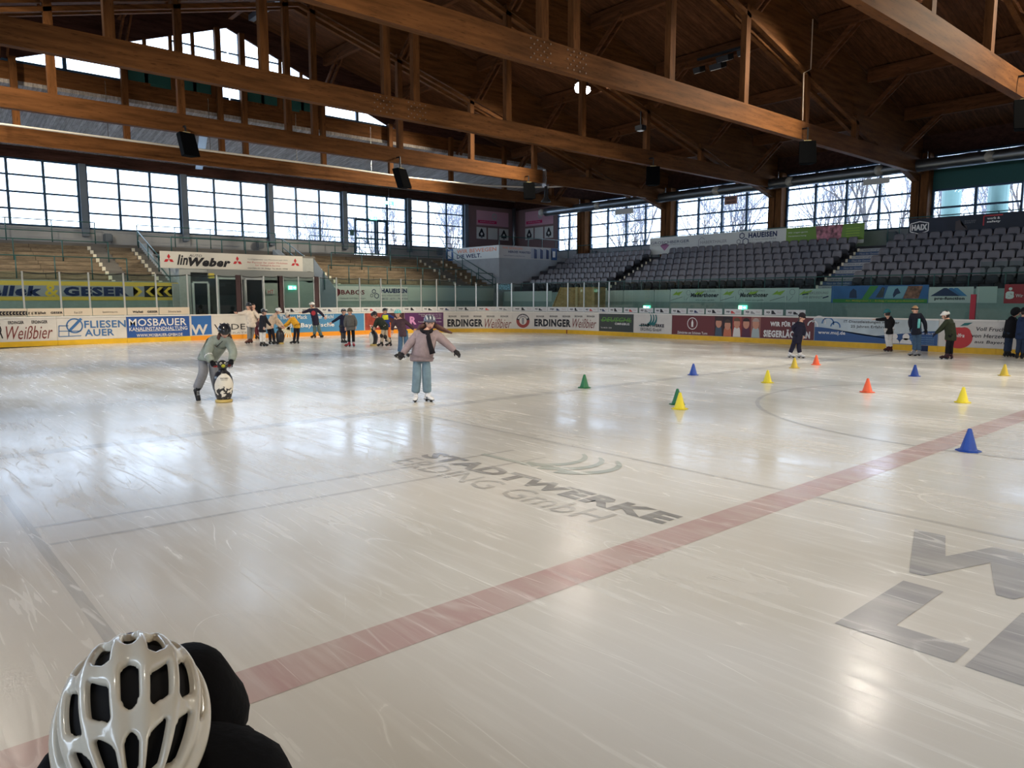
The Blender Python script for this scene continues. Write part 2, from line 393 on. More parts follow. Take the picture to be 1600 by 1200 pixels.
for i in range(97):
    a = 2 * PI * i / 96; vs.append([bm.verts.new((14 + r * math.cos(a), RL + r * math.sin(a), .0025)) for r in (4.10, 4.17)])
for a, b in zip(vs, vs[1:]): bm.faces.new((a[0], a[1], b[1], b[0]))
obj('centre_circle', bm, ICE_THIN, iceo)
fm = floorM()   # u = -y, v = x: reads from the camera's left to right
put_text(iceo, 'STADTWERKE', fm, -7.17, -3.63, 4.83, 5.14, ICE_GREY, bold=.045, off=.0034, name='ice_lettering')
put_text(iceo, 'ERDING GmbH', fm, -7.12, -4.04, 4.42, 4.76, ICE_THIN, off=.0034, name='ice_lettering')
for i in range(3):
    put_ring(iceo, 'logo_arc', fm, -6.15 + i * .26, 5.92, .50, .17, ICE_GREEN, .0034 + i * .0003, -1.35, 1.15, w1=.04)
put_line(iceo, 'logo_arc', fm, -6.75, 5.46, -5.85, 5.5, .07, ICE_GREEN, .003)
put_text(iceo, 'WE', fm, -2.2, -.35, 5.22, 6.25, ICE_BLUE, bold=.05, off=.0034, name='ice_lettering')
put_text(iceo, 'LE', fm, -1.82, -.55, 4.06, 5.03, ICE_BLUE, bold=.05, off=.0034, name='ice_lettering')

# ---- boards
BT = 1.14
boards = thing('wall_rink_boards', kind='structure')
PANES = []
def bpanel(s0, s1, n):
    panel('board_panel', rink, s0, s1, .2, BT - .05, WHITE, -.06, .055, n, boards)
    panel('kick_strip', rink, s0, s1, 0, .2, ORANGE if 6.6 > 0 and OR0 <= (s0 + s1) / 2 <= OR1 else YELLOW, -.06, .068, n, boards)
    panel('cap_rail', rink, s0 + .004, s1 - .004, BT - .05, BT, CAPW, -.14, .16, n, boards)
OR0, OR1 = su(297), su(612)
joints = [1.0] + [su(x) for x in (88, 197, 297, 378, 471, 570, 632, 693, 752, 816, 879, 936, 990, 1050, 1117, 1196, 1273, 1370, 1468, 1560)]
joints += [joints[-1] + 2.4 * i for i in range(1, 17)]
for a, b in zip(joints, joints[1:]): bpanel(a + .003, b - .003, 6 if a < S0 + ARC and b > S0 else 1)
panel('red_centre_mark', rink, su(886) - .03, su(886) + .03, 0, .2, mat('mark_red', rgb(120, 30, 30)), .013, .003, 1, boards)
panel('gate_kick', rink, su(1440), su(1453), 0, .2, mat('kick_navy', rgb(28, 44, 82)), .009, .006, 1, boards)
nb = thing('wall_rink_boards_near', kind='structure')
for y in range(-18, 26, 4): obj('board_panel', Bx(-.16, -.06, y, y + 3.98, 0, BT), WHITE, nb)
# ---- safety glass with posts (far end) and frameless (far side)
gl = thing('rink_glass', 'row of clear safety glass panes on white posts above the rink boards', 'safety glass')
postx = [-2, 40, 98, 143, 197, 247, 296, 342, 380, 415, 438, 445, 469, 493, 501, 528, 564, 597, 628, 659, 683, 712, 744, 777, 799, 833, 854, 886, 911, 934, 950]
WIDEP = {438, 493}; Z1 = 2.88; ZB = 2.66
def post(px, h, w_=.045, m=ALU):
    s = su(px); return panel('glass_post', rink, s - w_, s + w_, BT, h, m, -.09, .05, 1, gl)
for a, b in zip(postx, postx[1:]):
    s0, s1 = su(a), su(b); mid = (a + b) / 2
    if s1 - s0 > .25 and not (a == 380): panel('pane', rink, s0 + .03, s1 - .03, BT + .0, (Z1 if mid < 700 else ZB) - .02, G_RINK, -.075, .012, 4, gl)
for px in postx: post(px, Z1 if px < 700 else ZB, .03)
for px in (376, 441, 497): post(px, 2.9, .13, mat('brown_gate_post', rgb(62, 40, 42)))
jx = [950, 1022, 1046, 1073, 1101, 1129, 1161, 1190, 1225, 1261, 1298, 1337, 1375]
for a, b in zip(jx, jx[1:]): panel('pane', rink, su(a) + .01, su(b) - .01, BT, ZB - .05, G_RINK, -.075, .012, 1, gl)
sj = su(1375)
for i, h in enumerate((2.6, 2.6, 3.05, 3.05, 3.05, 3.05, 3.05, 3.05)): panel('pane', rink, sj + i * 1.55 + .01, sj + i * 1.55 + 1.54, BT, h, G_RINK, -.075, .012, 1, gl)
panel('red_goal_post_pad', rink, su(1514), su(1522), BT, za(1518, 465, 99) if 0 else 1.98, mat('pad_red', rgb(150, 34, 50), .6), -.10, .1, 1, gl)
bm = bmesh.new()    # slack net rope on top of the posts
for a, b in zip(postx[1:-1], postx[2:]):
    s0, s1 = su(a), su(b); h = Z1 if (a + b) / 2 < 700 else ZB; sag = .10 * (s1 - s0)
    tube(bm, [rink(s0 + (s1 - s0) * t, h - .02 - sag * 4 * t * (1 - t) * .5, -.07) for t in (0, .25, .5, .75, 1)], .018, 5)
obj('net_rope', bm, BLK, gl)
# bottom advert strip on the glass
def strip(px0, px1, h0, h1, col):
    t = panel('glass_strip', rink, su(px0), su(px1), h0, h1, col, .0, .01, 3)
    return t
# ---- end wall (windows) and its beams
def win_bay(idx, plane, u0, u1, z0, z1, nc, nr, skip=(), flip=1):
    """one glazed bay: frame + mullions + every pane a part; plane maps (u, v, off)"""
    w_ = thing('window_%d' % idx, kind='structure')
    bm = bmesh.new()
    def bar(a0, a1, b0, b1, nm):
        b_ = bmesh.new(); p = plane(a0, b0, -.06); q = plane(a1, b1, .06)
        box(b_, min(p.x, q.x), max(p.x, q.x), min(p.y, q.y), max(p.y, q.y), min(p.z, q.z), max(p.z, q.z)); obj(nm, b_, FRAME, w_)
    bar(u0, u0 + .09, z0, z1, 'jamb'); bar(u1 - .09, u1, z0, z1, 'jamb'); bar(u0 + .09, u1 - .09, z0, z0 + .08, 'sill'); bar(u0 + .09, u1 - .09, z1 - .08, z1, 'head')
    cw = (u1 - u0) / nc; rh = (z1 - z0) / nr
    for i in range(1, nc): bar(u0 + cw * i - .055, u0 + cw * i + .055, z0 + .08, z1 - .08, 'mullion')
    for j in range(1, nr):
        for i in range(nc): bar(u0 + cw * i + (.09 if i == 0 else .055), u0 + cw * (i + 1) - (.09 if i == nc - 1 else .055), z0 + rh * j - .042, z0 + rh * j + .042, 'glazing_bar')
    for i in range(nc):
        for j in range(nr):
            if (i, j) in skip: continue
            b_ = bmesh.new(); p = plane(u0 + cw * i + .03, z0 + rh * j + .03, -.01); q = plane(u0 + cw * (i + 1) - .03, z0 + rh * (j + 1) - .03, .01)
            box(b_, min(p.x, q.x), max(p.x, q.x), min(p.y, q.y), max(p.y, q.y), p.z, q.z); obj('pane', b_, G_WIN, w_)
    return w_
PA = planeA(AYW); PB = planeB(AX1)
colsA = [-10.2, -5.5, -.75, 4.0, 8.73, 13.5, 18.3, 23.05, 27.8, 32.55]
for i, (a, b) in enumerate(zip(colsA, colsA[1:])):
    n = i + 1
    if i < 2: win_bay(n, PA, a + .15, b - .15, 5.27, 8.4, 3, 4)
    elif i == 7:   # bay with the emergency doors
        win_bay(n, PA, a + .18, b - .15, 5.27, 8.4, 3, 4, skip={(0, 0), (0, 1), (1, 0), (1, 1)})
        d = thing('door_1', kind='structure')
        x0 = ua(556, AYW); x1 = ua(606, AYW); zt = 6.85; z0 = 4.62
        xm = ua(589, AYW)
        for q0, q1 in ((x0, xm), (xm + .05, x1)):
            for (a0, a1, b0, b1) in ((q0, q0 + .12, z0, zt), (q1 - .12, q1, z0, zt), (q0 + .12, q1 - .12, z0, z0 + .1), (q0 + .12, q1 - .12, zt - .14, zt), (q0 + .12, q1 - .12, z0 + .95, z0 + 1.05)):
                obj('door_frame', Bx(a0, a1, AYW - .14, AYW - .02, b0, b1), FRAME, d)
            obj('pane', Bx(q0 + .1, q1 - .1, AYW - .09, AYW - .07, z0 + .08, zt - .1), G_WIN, d)
        obj('side_pane', Bx(a + .25, x0, AYW - .09, AYW - .07, 5.3, zt), G_WIN, d)
        obj('notice_box', Bx(a + .35, x0 - .1, AYW - .2, AYW - .1, 5.75, 6.1), GREENP, d)
    else: win_bay(n, PA, a + .15, b - .15, 5.27, 8.4, 3, 4)
wa = thing('wall_end', kind='structure')
obj('lower_wall', Bx(AX0, ua(556, AYW), AYW - .02, AYW + .2, 0, 5.27), CONC, wa)
obj('lower_wall', Bx(ua(606, AYW), AX1, AYW - .02, AYW + .2, 0, 5.27), CONC, wa)
obj('door_threshold_wall', Bx(ua(556, AYW), ua(606, AYW), AYW - .02, AYW + .2, 0, 4.6), CONC, wa)
obj('head_beam', Bx(AX0, AX1, AYW - .12, AYW + .2, 8.4, 9.3), W_DARK, wa)
obj('corner_wall', Bx(32.72, AX1, AYW - .02, AYW + .2, 5.27, 8.4), mat('corner_wall_brown_grey', rgb(128, 104, 104), .8), wa)
for x in colsA[1:]: obj('column', Bx(x - .15, x + .15, AYW - .25, AYW + .1, 4.9, 8.4), COLM, wa)
# ---- far side wall with timber columns
wb = thing('wall_far_side', kind='structure')
TY = [-27.9, -21.0, -14.1, -7.2, -.25, 6.72, 13.63, 20.75, 27.8, 34.75]
obj('lower_wall', Bx(AX1 - .02, AX1 + .2, BYS, AYW, 0, 5.1), CONC, wb)
obj('head_beam', Bx(AX1 - .1, AX1 + .2, BYS, AYW, 8.3, 9.2), W_DARK, wb)
obj('hip_end_beam', Bx(AX1 - .1, AX1 + .2, 34.9, AYW, 9.2, 10.3), W_DARK, wb)
obj('corner_wall', Bx(AX1 - .02, AX1 + .2, 37.5, AYW, 5.1, 8.4), mat('corner_wall_brown_grey', rgb(128, 104, 104), .8), wb)
for y in TY:
    for dy in (-.2, .2): obj('column', Bx(AX1 - .55, AX1 + .1, y + dy - .17, y + dy + .17, 4.2, 8.35), W_Z, wb)
k = 20
win_bay(k, PB, -37.46, -35.2, 5.1, 8.3, 2, 4)
for y0, y1 in zip(TY, TY[1:]):
    k += 1
    if abs(y0 - 6.72) < .1: continue
    win_bay(k, PB, -(y1 - .38), -(y0 + .38), 5.1, 8.3, 4, 4)
# bay next to the outside plant: two low rows of glazing, green cladding above, ducts outside
win_bay(40, PB, -13.25, -9.7, 5.1, 6.75, 2, 2)
win_bay(41, PB, -9.5, -7.1, 5.1, 8.3, 2, 3)
obj('green_cladding', Bx(AX1 - .05, AX1 + .1, 9.7, 13.25, 6.75, 7.75), FRAME_G, wb)
win_bay(42, PB, -13.25, -9.7, 7.8, 8.3, 2, 1)
for y0 in (8.7, 10.7, 12.3): pass
plant = thing('ventilation_pipe', 'big green-grey pipe outside the windows behind the dark banner', 'pipe', group='outside ventilation pipes')
bm = bmesh.new(); tube(bm, [(39.2, 11.2, 0), (39.2, 11.2, 7.6)], .42, 16); obj('pipe_shaft', bm, DUCTG, plant, True)
p2 = thing('ventilation_pipe', 'big green-grey pipe outside the windows behind the dark banner', 'pipe', group='outside ventilation pipes')
bm = bmesh.new(); tube(bm, [(40.6, 13.6, 0), (40.6, 13.6, 7.6)], .42, 16); obj('pipe_shaft', bm, DUCTG, p2, True)
# ---- near side and back walls, closed hall
wn = thing('wall_near_side', kind='structure')
obj('lower_wall', Bx(AX0 - .2, AX0, BYS, AYW, 0, 5.1), CONC, wn); obj('upper_wall', Bx(AX0 - .2, AX0, BYS, AYW, 8.3, 9.2), W_DARK, wn)
obj('hip_end_beam', Bx(AX0 - .2, AX0, 34.9, AYW, 9.2, 10.3), W_DARK, wn)
for y in range(-33, 42, 7): obj('column', Bx(AX0 - .1, AX0 + .4, y - .35, y + .35, 5.1, 8.3), W_Z, wn)
wk = thing('wall_back', kind='structure')
obj('back_wall', Bx(AX0, AX1, BYS - .2, BYS, 0, 15), CONC, wk)

# ---- roof
roof = thing('ceiling', kind='structure')
for (x0, x1) in ((AX0 - .3, RIDGE), (RIDGE, AX1 + .3)):
    for y0, y1 in zip([BYS] + TY, TY + [35.25]):
        if y1 - y0 < .3: continue
        bm = bmesh.new(); v = [bm.verts.new(p) for p in ((x0, y0, zs(x0)), (x1, y0, zs(x1)), (x1, y1 - .01, zs(x1)), (x0, y1 - .01, zs(x0)))]
        v2 = [bm.verts.new(q.co + Vector((0, 0, .2))) for q in v]
        bm.faces.new(v); bm.faces.new(v2[::-1])
        for i in range(4): bm.faces.new((v[i], v[(i + 1) % 4], v2[(i + 1) % 4], v2[i]))
        obj('roof_deck_panel', bm, W_DECK, roof)
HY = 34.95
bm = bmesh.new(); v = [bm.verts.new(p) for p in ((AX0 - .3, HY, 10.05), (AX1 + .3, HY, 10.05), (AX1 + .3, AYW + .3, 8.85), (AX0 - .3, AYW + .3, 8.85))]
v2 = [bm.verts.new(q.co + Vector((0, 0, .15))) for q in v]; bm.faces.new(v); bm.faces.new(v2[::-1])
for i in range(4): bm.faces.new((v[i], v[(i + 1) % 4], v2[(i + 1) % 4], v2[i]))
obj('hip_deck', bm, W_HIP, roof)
# purlins and braces
PUR = [RIDGE + s * d for d in (4.6, 8.7, 12.8, 16.9, 20.6) for s in (-1, 1)] + [RIDGE]
for i, (y0, y1) in enumerate(zip(TY, TY[1:])):
    for x in PUR:
        z = zs(x) - .04
        obj('purlin', Bx(x - .1, x + .1, y0 + .2, y1 - .2, z - .52, z), W_Y, roof)
        for (yy, sgn) in ((y0, 1), (y1, -1)):
            if x == RIDGE: continue
            for dx in (-.13, .13):
                bm = bmesh.new(); beam(bm, (x + dx, yy + sgn * .2, z - 1.75), (x + dx, yy + sgn * 1.75, z - .35), .07, .16); obj('knee_brace', bm, W_Y, roof)
# ---- trusses
POSTS = [RIDGE + s * d for d in (.55, 4.5, 8.4, 12.4, 16.4, 20.4) for s in (-1, 1)]
CB = {6.72: 7.36, 13.63: 7.44, 20.75: 7.54, 27.8: 7.62, 34.75: 7.76}
for y in TY:
    t = thing('roof_truss', kind='structure')
    cb = CB.get(y, 7.4); ct = cb + .62
    obj('bottom_chord', Bx(AX0 + .6, AX1 - .5, y - .12, y + .12, cb, ct), W_X, t)
    for s in (-1, 1):
        if y > 34: continue
        xe = RIDGE + s * 23.4
        bm = bmesh.new()
        pr = [(RIDGE, zr(RIDGE) + .25), (xe, zr(xe) + .25), (xe, zs(xe)), (RIDGE, zs(RIDGE))]
        a = [bm.verts.new((px, y + .06, pz)) for px, pz in pr]; b = [bm.verts.new((px, y + .34, pz)) for px, pz in pr]
        bm.faces.new(a); bm.faces.new(b[::-1])
        for i in range(4): bm.faces.new((a[i], a[(i + 1) % 4], b[(i + 1) % 4], b[i]))
        obj('rafter', bm, W_X, t)
        bm = bmesh.new(); beam(bm, (RIDGE, y - .02, zr(RIDGE) + .02), (RIDGE + s * 20.3, y - .02, zr(RIDGE + s * 20.3) + .02), .16, .14); obj('lower_rafter_lamella', bm, W_X, t)
        bm = bmesh.new(); beam(bm, (RIDGE, y + .42, zr(RIDGE) + .02), (RIDGE + s * 20.3, y + .42, zr(RIDGE + s * 20.3) + .02), .16, .14); obj('lower_rafter_lamella', bm, W_X, t)
    for x in POSTS:
        if y > 34: obj('truss_post', Bx(x - .12, x + .12, y - .1, y + .1, ct - .02, (14.05 - .36 * abs(x - RIDGE)) if abs(x - RIDGE) < 8.6 else min(10.9, zs(x))), W_Z, t)
        elif zr(x) - ct > .15: obj('truss_post', Bx(x - .12, x + .12, y - .1, y + .1, ct - .02, zr(x) + .3), W_Z, t)
# bolt plates on two chords
for (y, x0) in ((13.63, 13.35), (20.75, 13.35)):
    for sx_ in (-.9, .35):
        for i in range(7):
            for j in range(5):
                if (i + j) % 2: continue
                bm = bmesh.new(); tube(bm, [(x0 + sx_ + i * .11, y - .12, CB[y] + .1 + j * .11), (x0 + sx_ + i * .11, y - .145, CB[y] + .1 + j * .11)], .02, 6)
                if i == 0 and j == 1: pass
                bm_ = bm; o_ = obj('bolt', bm_, BOLT, roof)
# ---- gable with its windows at the last truss
GY = 34.98
gw = thing('wall_gable', kind='structure')
def gx(px, py): return on(px, py, Y=GY)
def slab(name, pts, m, y0=GY, y1=GY + .12, parent=gw):
    bm = bmesh.new(); a = [bm.verts.new((x, y0, z)) for x, z in pts]; b = [bm.verts.new((x, y1, z)) for x, z in pts]
    bm.faces.new(a); bm.faces.new(b[::-1])
    for i in range(len(a)): bm.faces.new((a[i], a[(i + 1) % len(a)], b[(i + 1) % len(b)], b[i]))
    return obj(name, bm, m, parent)
GS = 10.88; GB = 10.05
def gt(x): return 14.05 - .36 * abs(x - RIDGE)     # top edge of the glazing
slab('sill_beam', [(AX0, GB), (AX1, GB), (AX1, GS), (AX0, GS)], W_X)
for s in (-1, 1):
    e = RIDGE + s * 8.75
    slab('gable_board', [(RIDGE, gt(RIDGE)), (e, GS), (RIDGE + s * 16.5, GS), (RIDGE, zs(RIDGE))], W_DARK)
    slab('eaves_board', [(RIDGE + s * 19.6, GB + .08), (RIDGE + s * 23.9, GB + .08), (RIDGE + s * 23.9, 8.9)], W_DARK)
    for dm in (1.55, 3.55): xm_ = RIDGE + s * dm; slab('mullion', [(xm_ - .07, GS), (xm_ + .07, GS), (xm_ + .07, gt(xm_)), (xm_ - .07, gt(xm_))], W_Z, GY - .03, GY + .1)
    for d0, d1, grn in ((.0, .55, 0), (.55, 2.5, 1), (2.5, 4.5, 1), (4.5, 6.6, 0), (6.6, 8.75, 0)):
        x0, x1 = RIDGE + s * (d0 + .04), RIDGE + s * (d1 - .04)
        zb_ = GS + (1.15 if grn else 0)
        g_ = thing('window_gable', kind='structure')
        slab('pane', [(x0, zb_), (x1, zb_), (x1, max(gt(x1), zb_ + .02)), (x0, gt(x0))], G_WIN, GY + .04, GY + .06, g_)
        slab('mullion', [(x1 - .04 * s, GS), (x1 + .1 * s, GS), (x1 + .1 * s, max(gt(x1), zb_ + .05)), (x1 - .04 * s, max(gt(x1), zb_ + .05))], FRAME if d1 > 5 or d1 < 1 else W_Z, GY - .02, GY + .1, g_)
        slab('glazing_bar', [(x0, zb_), (x1, zb_), (x1, zb_ + .09), (x0, zb_ + .09)], FRAME, GY - .02, GY + .1, g_)
        if d1 < 4.6:
            zz = GS + 2.05
            if gt(x1) > zz + .1: slab('glazing_bar', [(x0, zz), (x1, zz - .0), (x1, zz + .05), (x0, zz + .05)], FRAME, GY - .02, GY + .1, g_)
        if grn:
            xm = x0 + (x1 - x0) * .5
            slab('green_panel', [(x0, GS), (xm - .1 * s, GS), (xm - .1 * s, zb_), (x0, zb_)], FRAME_G if d0 > 1 else W_Z)
            slab('green_panel', [(xm + .1 * s, GS), (x1, GS), (x1, zb_), (xm + .1 * s, zb_)], W_Z)
            slab('green_slot', [(x0 + .25 * s, GS + .1), (x1 - .2 * s, GS + .1), (x1 - .2 * s, GS + .5), (x0 + .25 * s, GS + .5)], FRAME_G, GY - .03, GY)
            slab('panel_stile', [(xm - .1 * s, GS), (xm + .1 * s, GS), (xm + .1 * s, zb_), (xm - .1 * s, zb_)], W_Z, GY - .02, GY + .12)
# ---- terraces at the far end (concrete steps faced with boards), in blocks between the aisles
NR, T0, DR, RZ0, DZ = 9, 36.3, .52, 2.62, .21
def terrace(x0, x1, nm):
    t = thing('grandstand', kind='structure')
    for i in range(NR):
        y = T0 + i * DR; z = RZ0 + i * DZ
        obj('step', Bx(x0, x1, y + .02, y + DR + .02, .05 if i == 0 else z - .5, z), STEP, t)
        n = max(1, round((x1 - x0) / 2.4)); w_ = (x1 - x0) / n
        for j in range(n):
            obj('bench_board', Bx(x0 + j * w_ + .01, x0 + (j + 1) * w_ - .01, y - .02, y + .02, z - .15, z + .015), W_BENCH, t)
            obj('bench_board', Bx(x0 + j * w_ + .01, x0 + (j + 1) * w_ - .01, y + .03, y + .27, z, z + .03), W_BENCH, t)
    return t
def aisle(x0, x1):
    t = thing('stair_flight', kind='structure')
    for i in range(NR * 2):
        y = T0 - .05 + i * DR / 2; z = RZ0 - .05 + i * DZ / 2
        obj('tread', Bx(x0, x1, y, y + DR / 2 + .01, z - .4, z), STEP, t)
    return t
def marker(x, t):
    for i in range(NR): obj('step_marker', Bx(x - .07, x + .07, T0 + i * DR - .06, T0 + i * DR - .03, RZ0 + i * DZ - .17, RZ0 + i * DZ + .02), mat('marker_cream', rgb(235, 228, 205), .5), t)
B_ = [(-10, 9.0), (10.0, 11.2), (19.3, 28.6), (29.75, 30.9)]
t1 = terrace(-6, 8.45, 'a'); t2 = terrace(9.25, 10.35, 'b'); t3 = terrace(19.6, 27.5, 'c'); t4 = terrace(28.6, 30.2, 'd')
a1 = aisle(8.45, 9.25); a2 = aisle(10.35, 11.15); a3 = aisle(18.6, 19.6); a4 = aisle(27.5, 28.6)
# markers run diagonally down the aisle sides
for x, t in ((8.5, a1), (10.45, a2), (19.5, a3), (27.6, a4), (29.3, a4)): marker(x, t)
top = thing('upper_walkway', kind='structure')
YT = T0 + NR * DR; ZT = RZ0 + NR * DZ - .02
obj('slab', Bx(AX0, AX1, YT, AYW, ZT - .3, ZT), STEP, top)
fw = thing('wall_stand_front', kind='structure')
obj('front_wall', Bx(-6, 10.9, T0 - .12, T0, 0, 2.6), CONC2, fw)
obj('front_wall', Bx(18.3, 30.2, T0 - .12, T0, 0, 2.6), CONC2, fw)
"""PORTAL"""
pw = thing('wall_portal', kind='structure')
PX0, PX1, PY = 11.2, 17.9, 36.0
obj('portal_block', Bx(PX0, PX1, PY + .9, YT, 0, 3.3), CONCW, pw)
obj('portal_front', Bx(PX0, PX1, PY, PY + .9, 3.05, 3.9), CONCW, pw)
obj('portal_deck', Bx(PX0 - .1, PX1 + .1, PY, YT, 3.9, 4.0), STEP, pw)
obj('portal_pier', Bx(PX0, PX0 + .5, PY, PY + .9, 0, 3.05), CONCW, pw)
obj('portal_pier', Bx(ua(383, PY), ua(392, PY), PY, PY + .9, 0, 3.05), CONCW, pw)
obj('portal_lintel', Bx(ua(328, PY), PX1, PY - .03, PY + .02, 2.75, 3.2), mat('lintel_grey', rgb(140, 142, 140), .7), pw)
# sloping stair cheek walls beside the portal
for (x0, x1, sgn) in ((10.9, 11.2, 1), (17.9, 18.3, -1)):
    bm = bmesh.new(); pts = [(T0 - .2, 0), (T0 - .2, 2.5), (YT, 4.6), (YT, 0)]
    a = [bm.verts.new((x0, y, z)) for y, z in pts]; b = [bm.verts.new((x1, y, z)) for y, z in pts]; bm.faces.new(a); bm.faces.new(b[::-1])
    for i in range(4): bm.faces.new((a[i], a[(i + 1) % 4], b[(i + 1) % 4], b[i]))
    obj('stair_cheek', bm, CONCW, pw)
slab('portal_side', [(17.9, .1), (19.2, .1), (19.2, 2.3), (17.95, 3.9)], mat('blue_grey_side', rgb(120, 132, 146), .7), 36.05, 36.2, pw)
# dark doors and windows below
for i, (p0, p1, z0, z1) in enumerate(((300, 327, 1.0, 2.55), (342, 375, .2, 2.75), (385, 412, .2, 2.75))):
    d = thing('door_%d' % (i + 2), kind='structure'); x0, x1 = ua(p0, PY), ua(p1, PY)
    if i == 0: x0 += .1
    obj('leaf', Bx(x0, x1, PY - .06, PY, z0, z1), DK, d)
    for q in (x0, x1): obj('jamb', Bx(q - .05, q + .05, PY - .09, PY - .0, z0, z1), ALU, d)
    obj('door_head', Bx(x0, x1, PY - .09, PY, z1, z1 + .08), ALU, d)
obj('service_door', Bx(ua(414, PY), ua(439, PY), PY - .02, PY + .02, .1, 2.6), mat('door_grey', rgb(168, 172, 164), .6), pw)
obj('panel_right', Bx(ua(441, PY), PX1, PY, PY + .1, .1, 3.1), CONC2, pw)
# ---- corner block
cbk = thing('wall_corner_block', kind='structure')
bm = bmesh.new(); pts = [(30.25, 35.65), (36.9, 35.65), (36.9, 41.9), (30.25, 41.9)]
for z0, z1 in ((0, 4.35),):
    box(bm, 30.25, 36.9, 35.65, 41.9, z0, z1)
obj('block_wall', bm, CONC, cbk)
obj('block_parapet', Bx(30.3, 36.9, 35.7, 41.9, 4.35, 4.55), CONC, cbk)
# ---- seat stand on the far side
st = thing('grandstand_side', kind='structure')
SR, SX0, SDX, SZ0, SDZ = 6, 30.75, .76, 2.22, .345
for i in range(SR):
    x = SX0 + i * SDX; z = SZ0 + i * SDZ
    obj('step', Bx(x, x + SDX + .02, -24, 35.65, .05 if i == 0 else z - .6, z), STEPB, st)
XT = SX0 + SR * SDX
obj('walkway', Bx(XT, AX1, -30, 35.6, 3.9, 4.25), STEPB, st)
obj('front_wall', Bx(30.55, 30.75, -24, 35.65, 0, 2.2), CONC2, st)

# ================================================================ THINGS
# ---- seats
def seat_mesh():
    bm = bmesh.new()
    # local: +y faces the ice (rotated later); back shell 0.42 x 0.40, folded seat in front
    def shell(w_, h, x0, z0, th, bow, tilt, mi):
        n, m = 6, 4; g = []
        for side in (0, 1):
            rows = []
            for j in range(m + 1):
                v = j / m; row = []
                for i in range(n + 1):
                    u = i / n * 2 - 1
                    ww = w_ * (1 - .22 * max(0, (v - .6) / .4) ** 2) * (1 - .1 * max(0, (.3 - v) / .3) ** 2)
                    zz = z0 + v * h - (.05 * h * abs(u) ** 3 if j == m else 0)
                    row.append(bm.verts.new((u * ww / 2, x0 + tilt * v - bow * (1 - u * u) + (th if side else 0) * -1, zz)))
                rows.append(row)
            g.append(rows)
            for a, b in zip(rows, rows[1:]):
                for i in range(n):
                    fa = bm.faces.new((a[i], a[i + 1], b[i + 1], b[i])); fa.material_index = mi
        f_, b_ = g
        for i in range(n):
            for r in (0, m): bm.faces.new((f_[r][i], f_[r][i + 1], b_[r][i + 1], b_[r][i])).material_index = mi
        for j in range(m):
            for c in (0, n): bm.faces.new((f_[j][c], f_[j + 1][c], b_[j + 1][c], b_[j][c])).material_index = mi
    shell(.43, .36, -.02, .40, .03, .04, -.06, 0)
    shell(.38, .24, .10, .24, .04, -.02, .02, 1)
    box(bm, -.2, .2, -.03, .1, .18, .30, 1)
    box(bm, -.03, .03, -.16, -.02, .0, .3, 1)
    me = mesh('tip_up_seat', bm, [SEATM, SEATD]); me.shade_smooth(); return me
SEAT = seat_mesh()
blocks = [('corner', 27.55, 34.2, 6, 'grey tip-up seat in the short block by the corner box'),
          ('middle', 15.55, 26.75, 6, 'grey tip-up seat in the long block below the white banner'),
          ('right', 6.2, 14.0, 6, 'grey tip-up seat in the block below the dark banner')]
ORD = 'first second third fourth fifth sixth seventh eighth ninth tenth eleventh twelfth thirteenth fourteenth fifteenth sixteenth seventeenth eighteenth nineteenth twentieth twenty-first twenty-second twenty-third twenty-fourth'.split()
rowword = ['front', 'second', 'third', 'fourth', 'fifth', 'top']
for nm, y0, y1, nr, lab in blocks:
    for r in range(nr):
        a, b = y0, y1
        if nm == 'middle': a = y0 + (0.0); b = y1 - .0
        if nm == 'right': b = y1 - .15 * 0
        n = int((b - a) / .487)
        for i in range(n):
            y = a + .25 + i * .487
            o = bpy.data.objects.new('tip_up_seat', SEAT); o.location = (SX0 + r * SDX + .42, y, SZ0 + r * SDZ); o.rotation_euler = (0, 0, PI / 2)
            link(o, None, None, 'grey tip-up seat, %s row of the %s block, %s seat from its left end' % (rowword[r], {'corner': 'small corner', 'middle': 'long middle', 'right': 'right-hand'}[nm], ORD[n - 1 - i]), 'seat', '%s row of seats, %s block' % (rowword[r], nm))
# stair treads with adverts between middle and right block; plain aisle by the corner
def side_aisle(y0, y1, signs):
    t = thing('stair_flight', kind='structure')
    for i in range(SR * 2):
        x = SX0 - .1 + i * SDX / 2; z = SZ0 + .17 + (i - 1) * SDZ / 2
        obj('tread', Bx(x, x + SDX / 2 + .02, y0 + .02, y1 - .02, z - .35, z), STEPB, t)
        mp = planeB(x)
        if signs:
            r_ = panel('riser_sign', mp, -(y1 - .12), -(y0 + .12), z - .155, z - .01, SIGNG if i % 2 else SIGNB, .002, .008, 1, t)
            put_text(t, 'www.ot-graf.de' if i % 2 else 'Haus der Gesundheit', mp, -(y1 - .3), -(y0 + .2), z - .125, z - .04, NAVY if i % 2 else SIGNG, .0, .2, off=.014)
        obj('step_marker', Bx(x - .02, x, y1 - .12, y1 - .02, z - .13, z + .01), mat('marker_cream', rgb(235, 228, 205), .5), t)
SIGNG = mat('riser_grey', rgb(168, 170, 172), .5); SIGNB = mat('riser_blue', rgb(60, 84, 120), .5); NAVY = mat('print_navy', rgb(28, 42, 84), .5)
side_aisle(14.0, 15.5, True); side_aisle(26.8, 27.5, False)
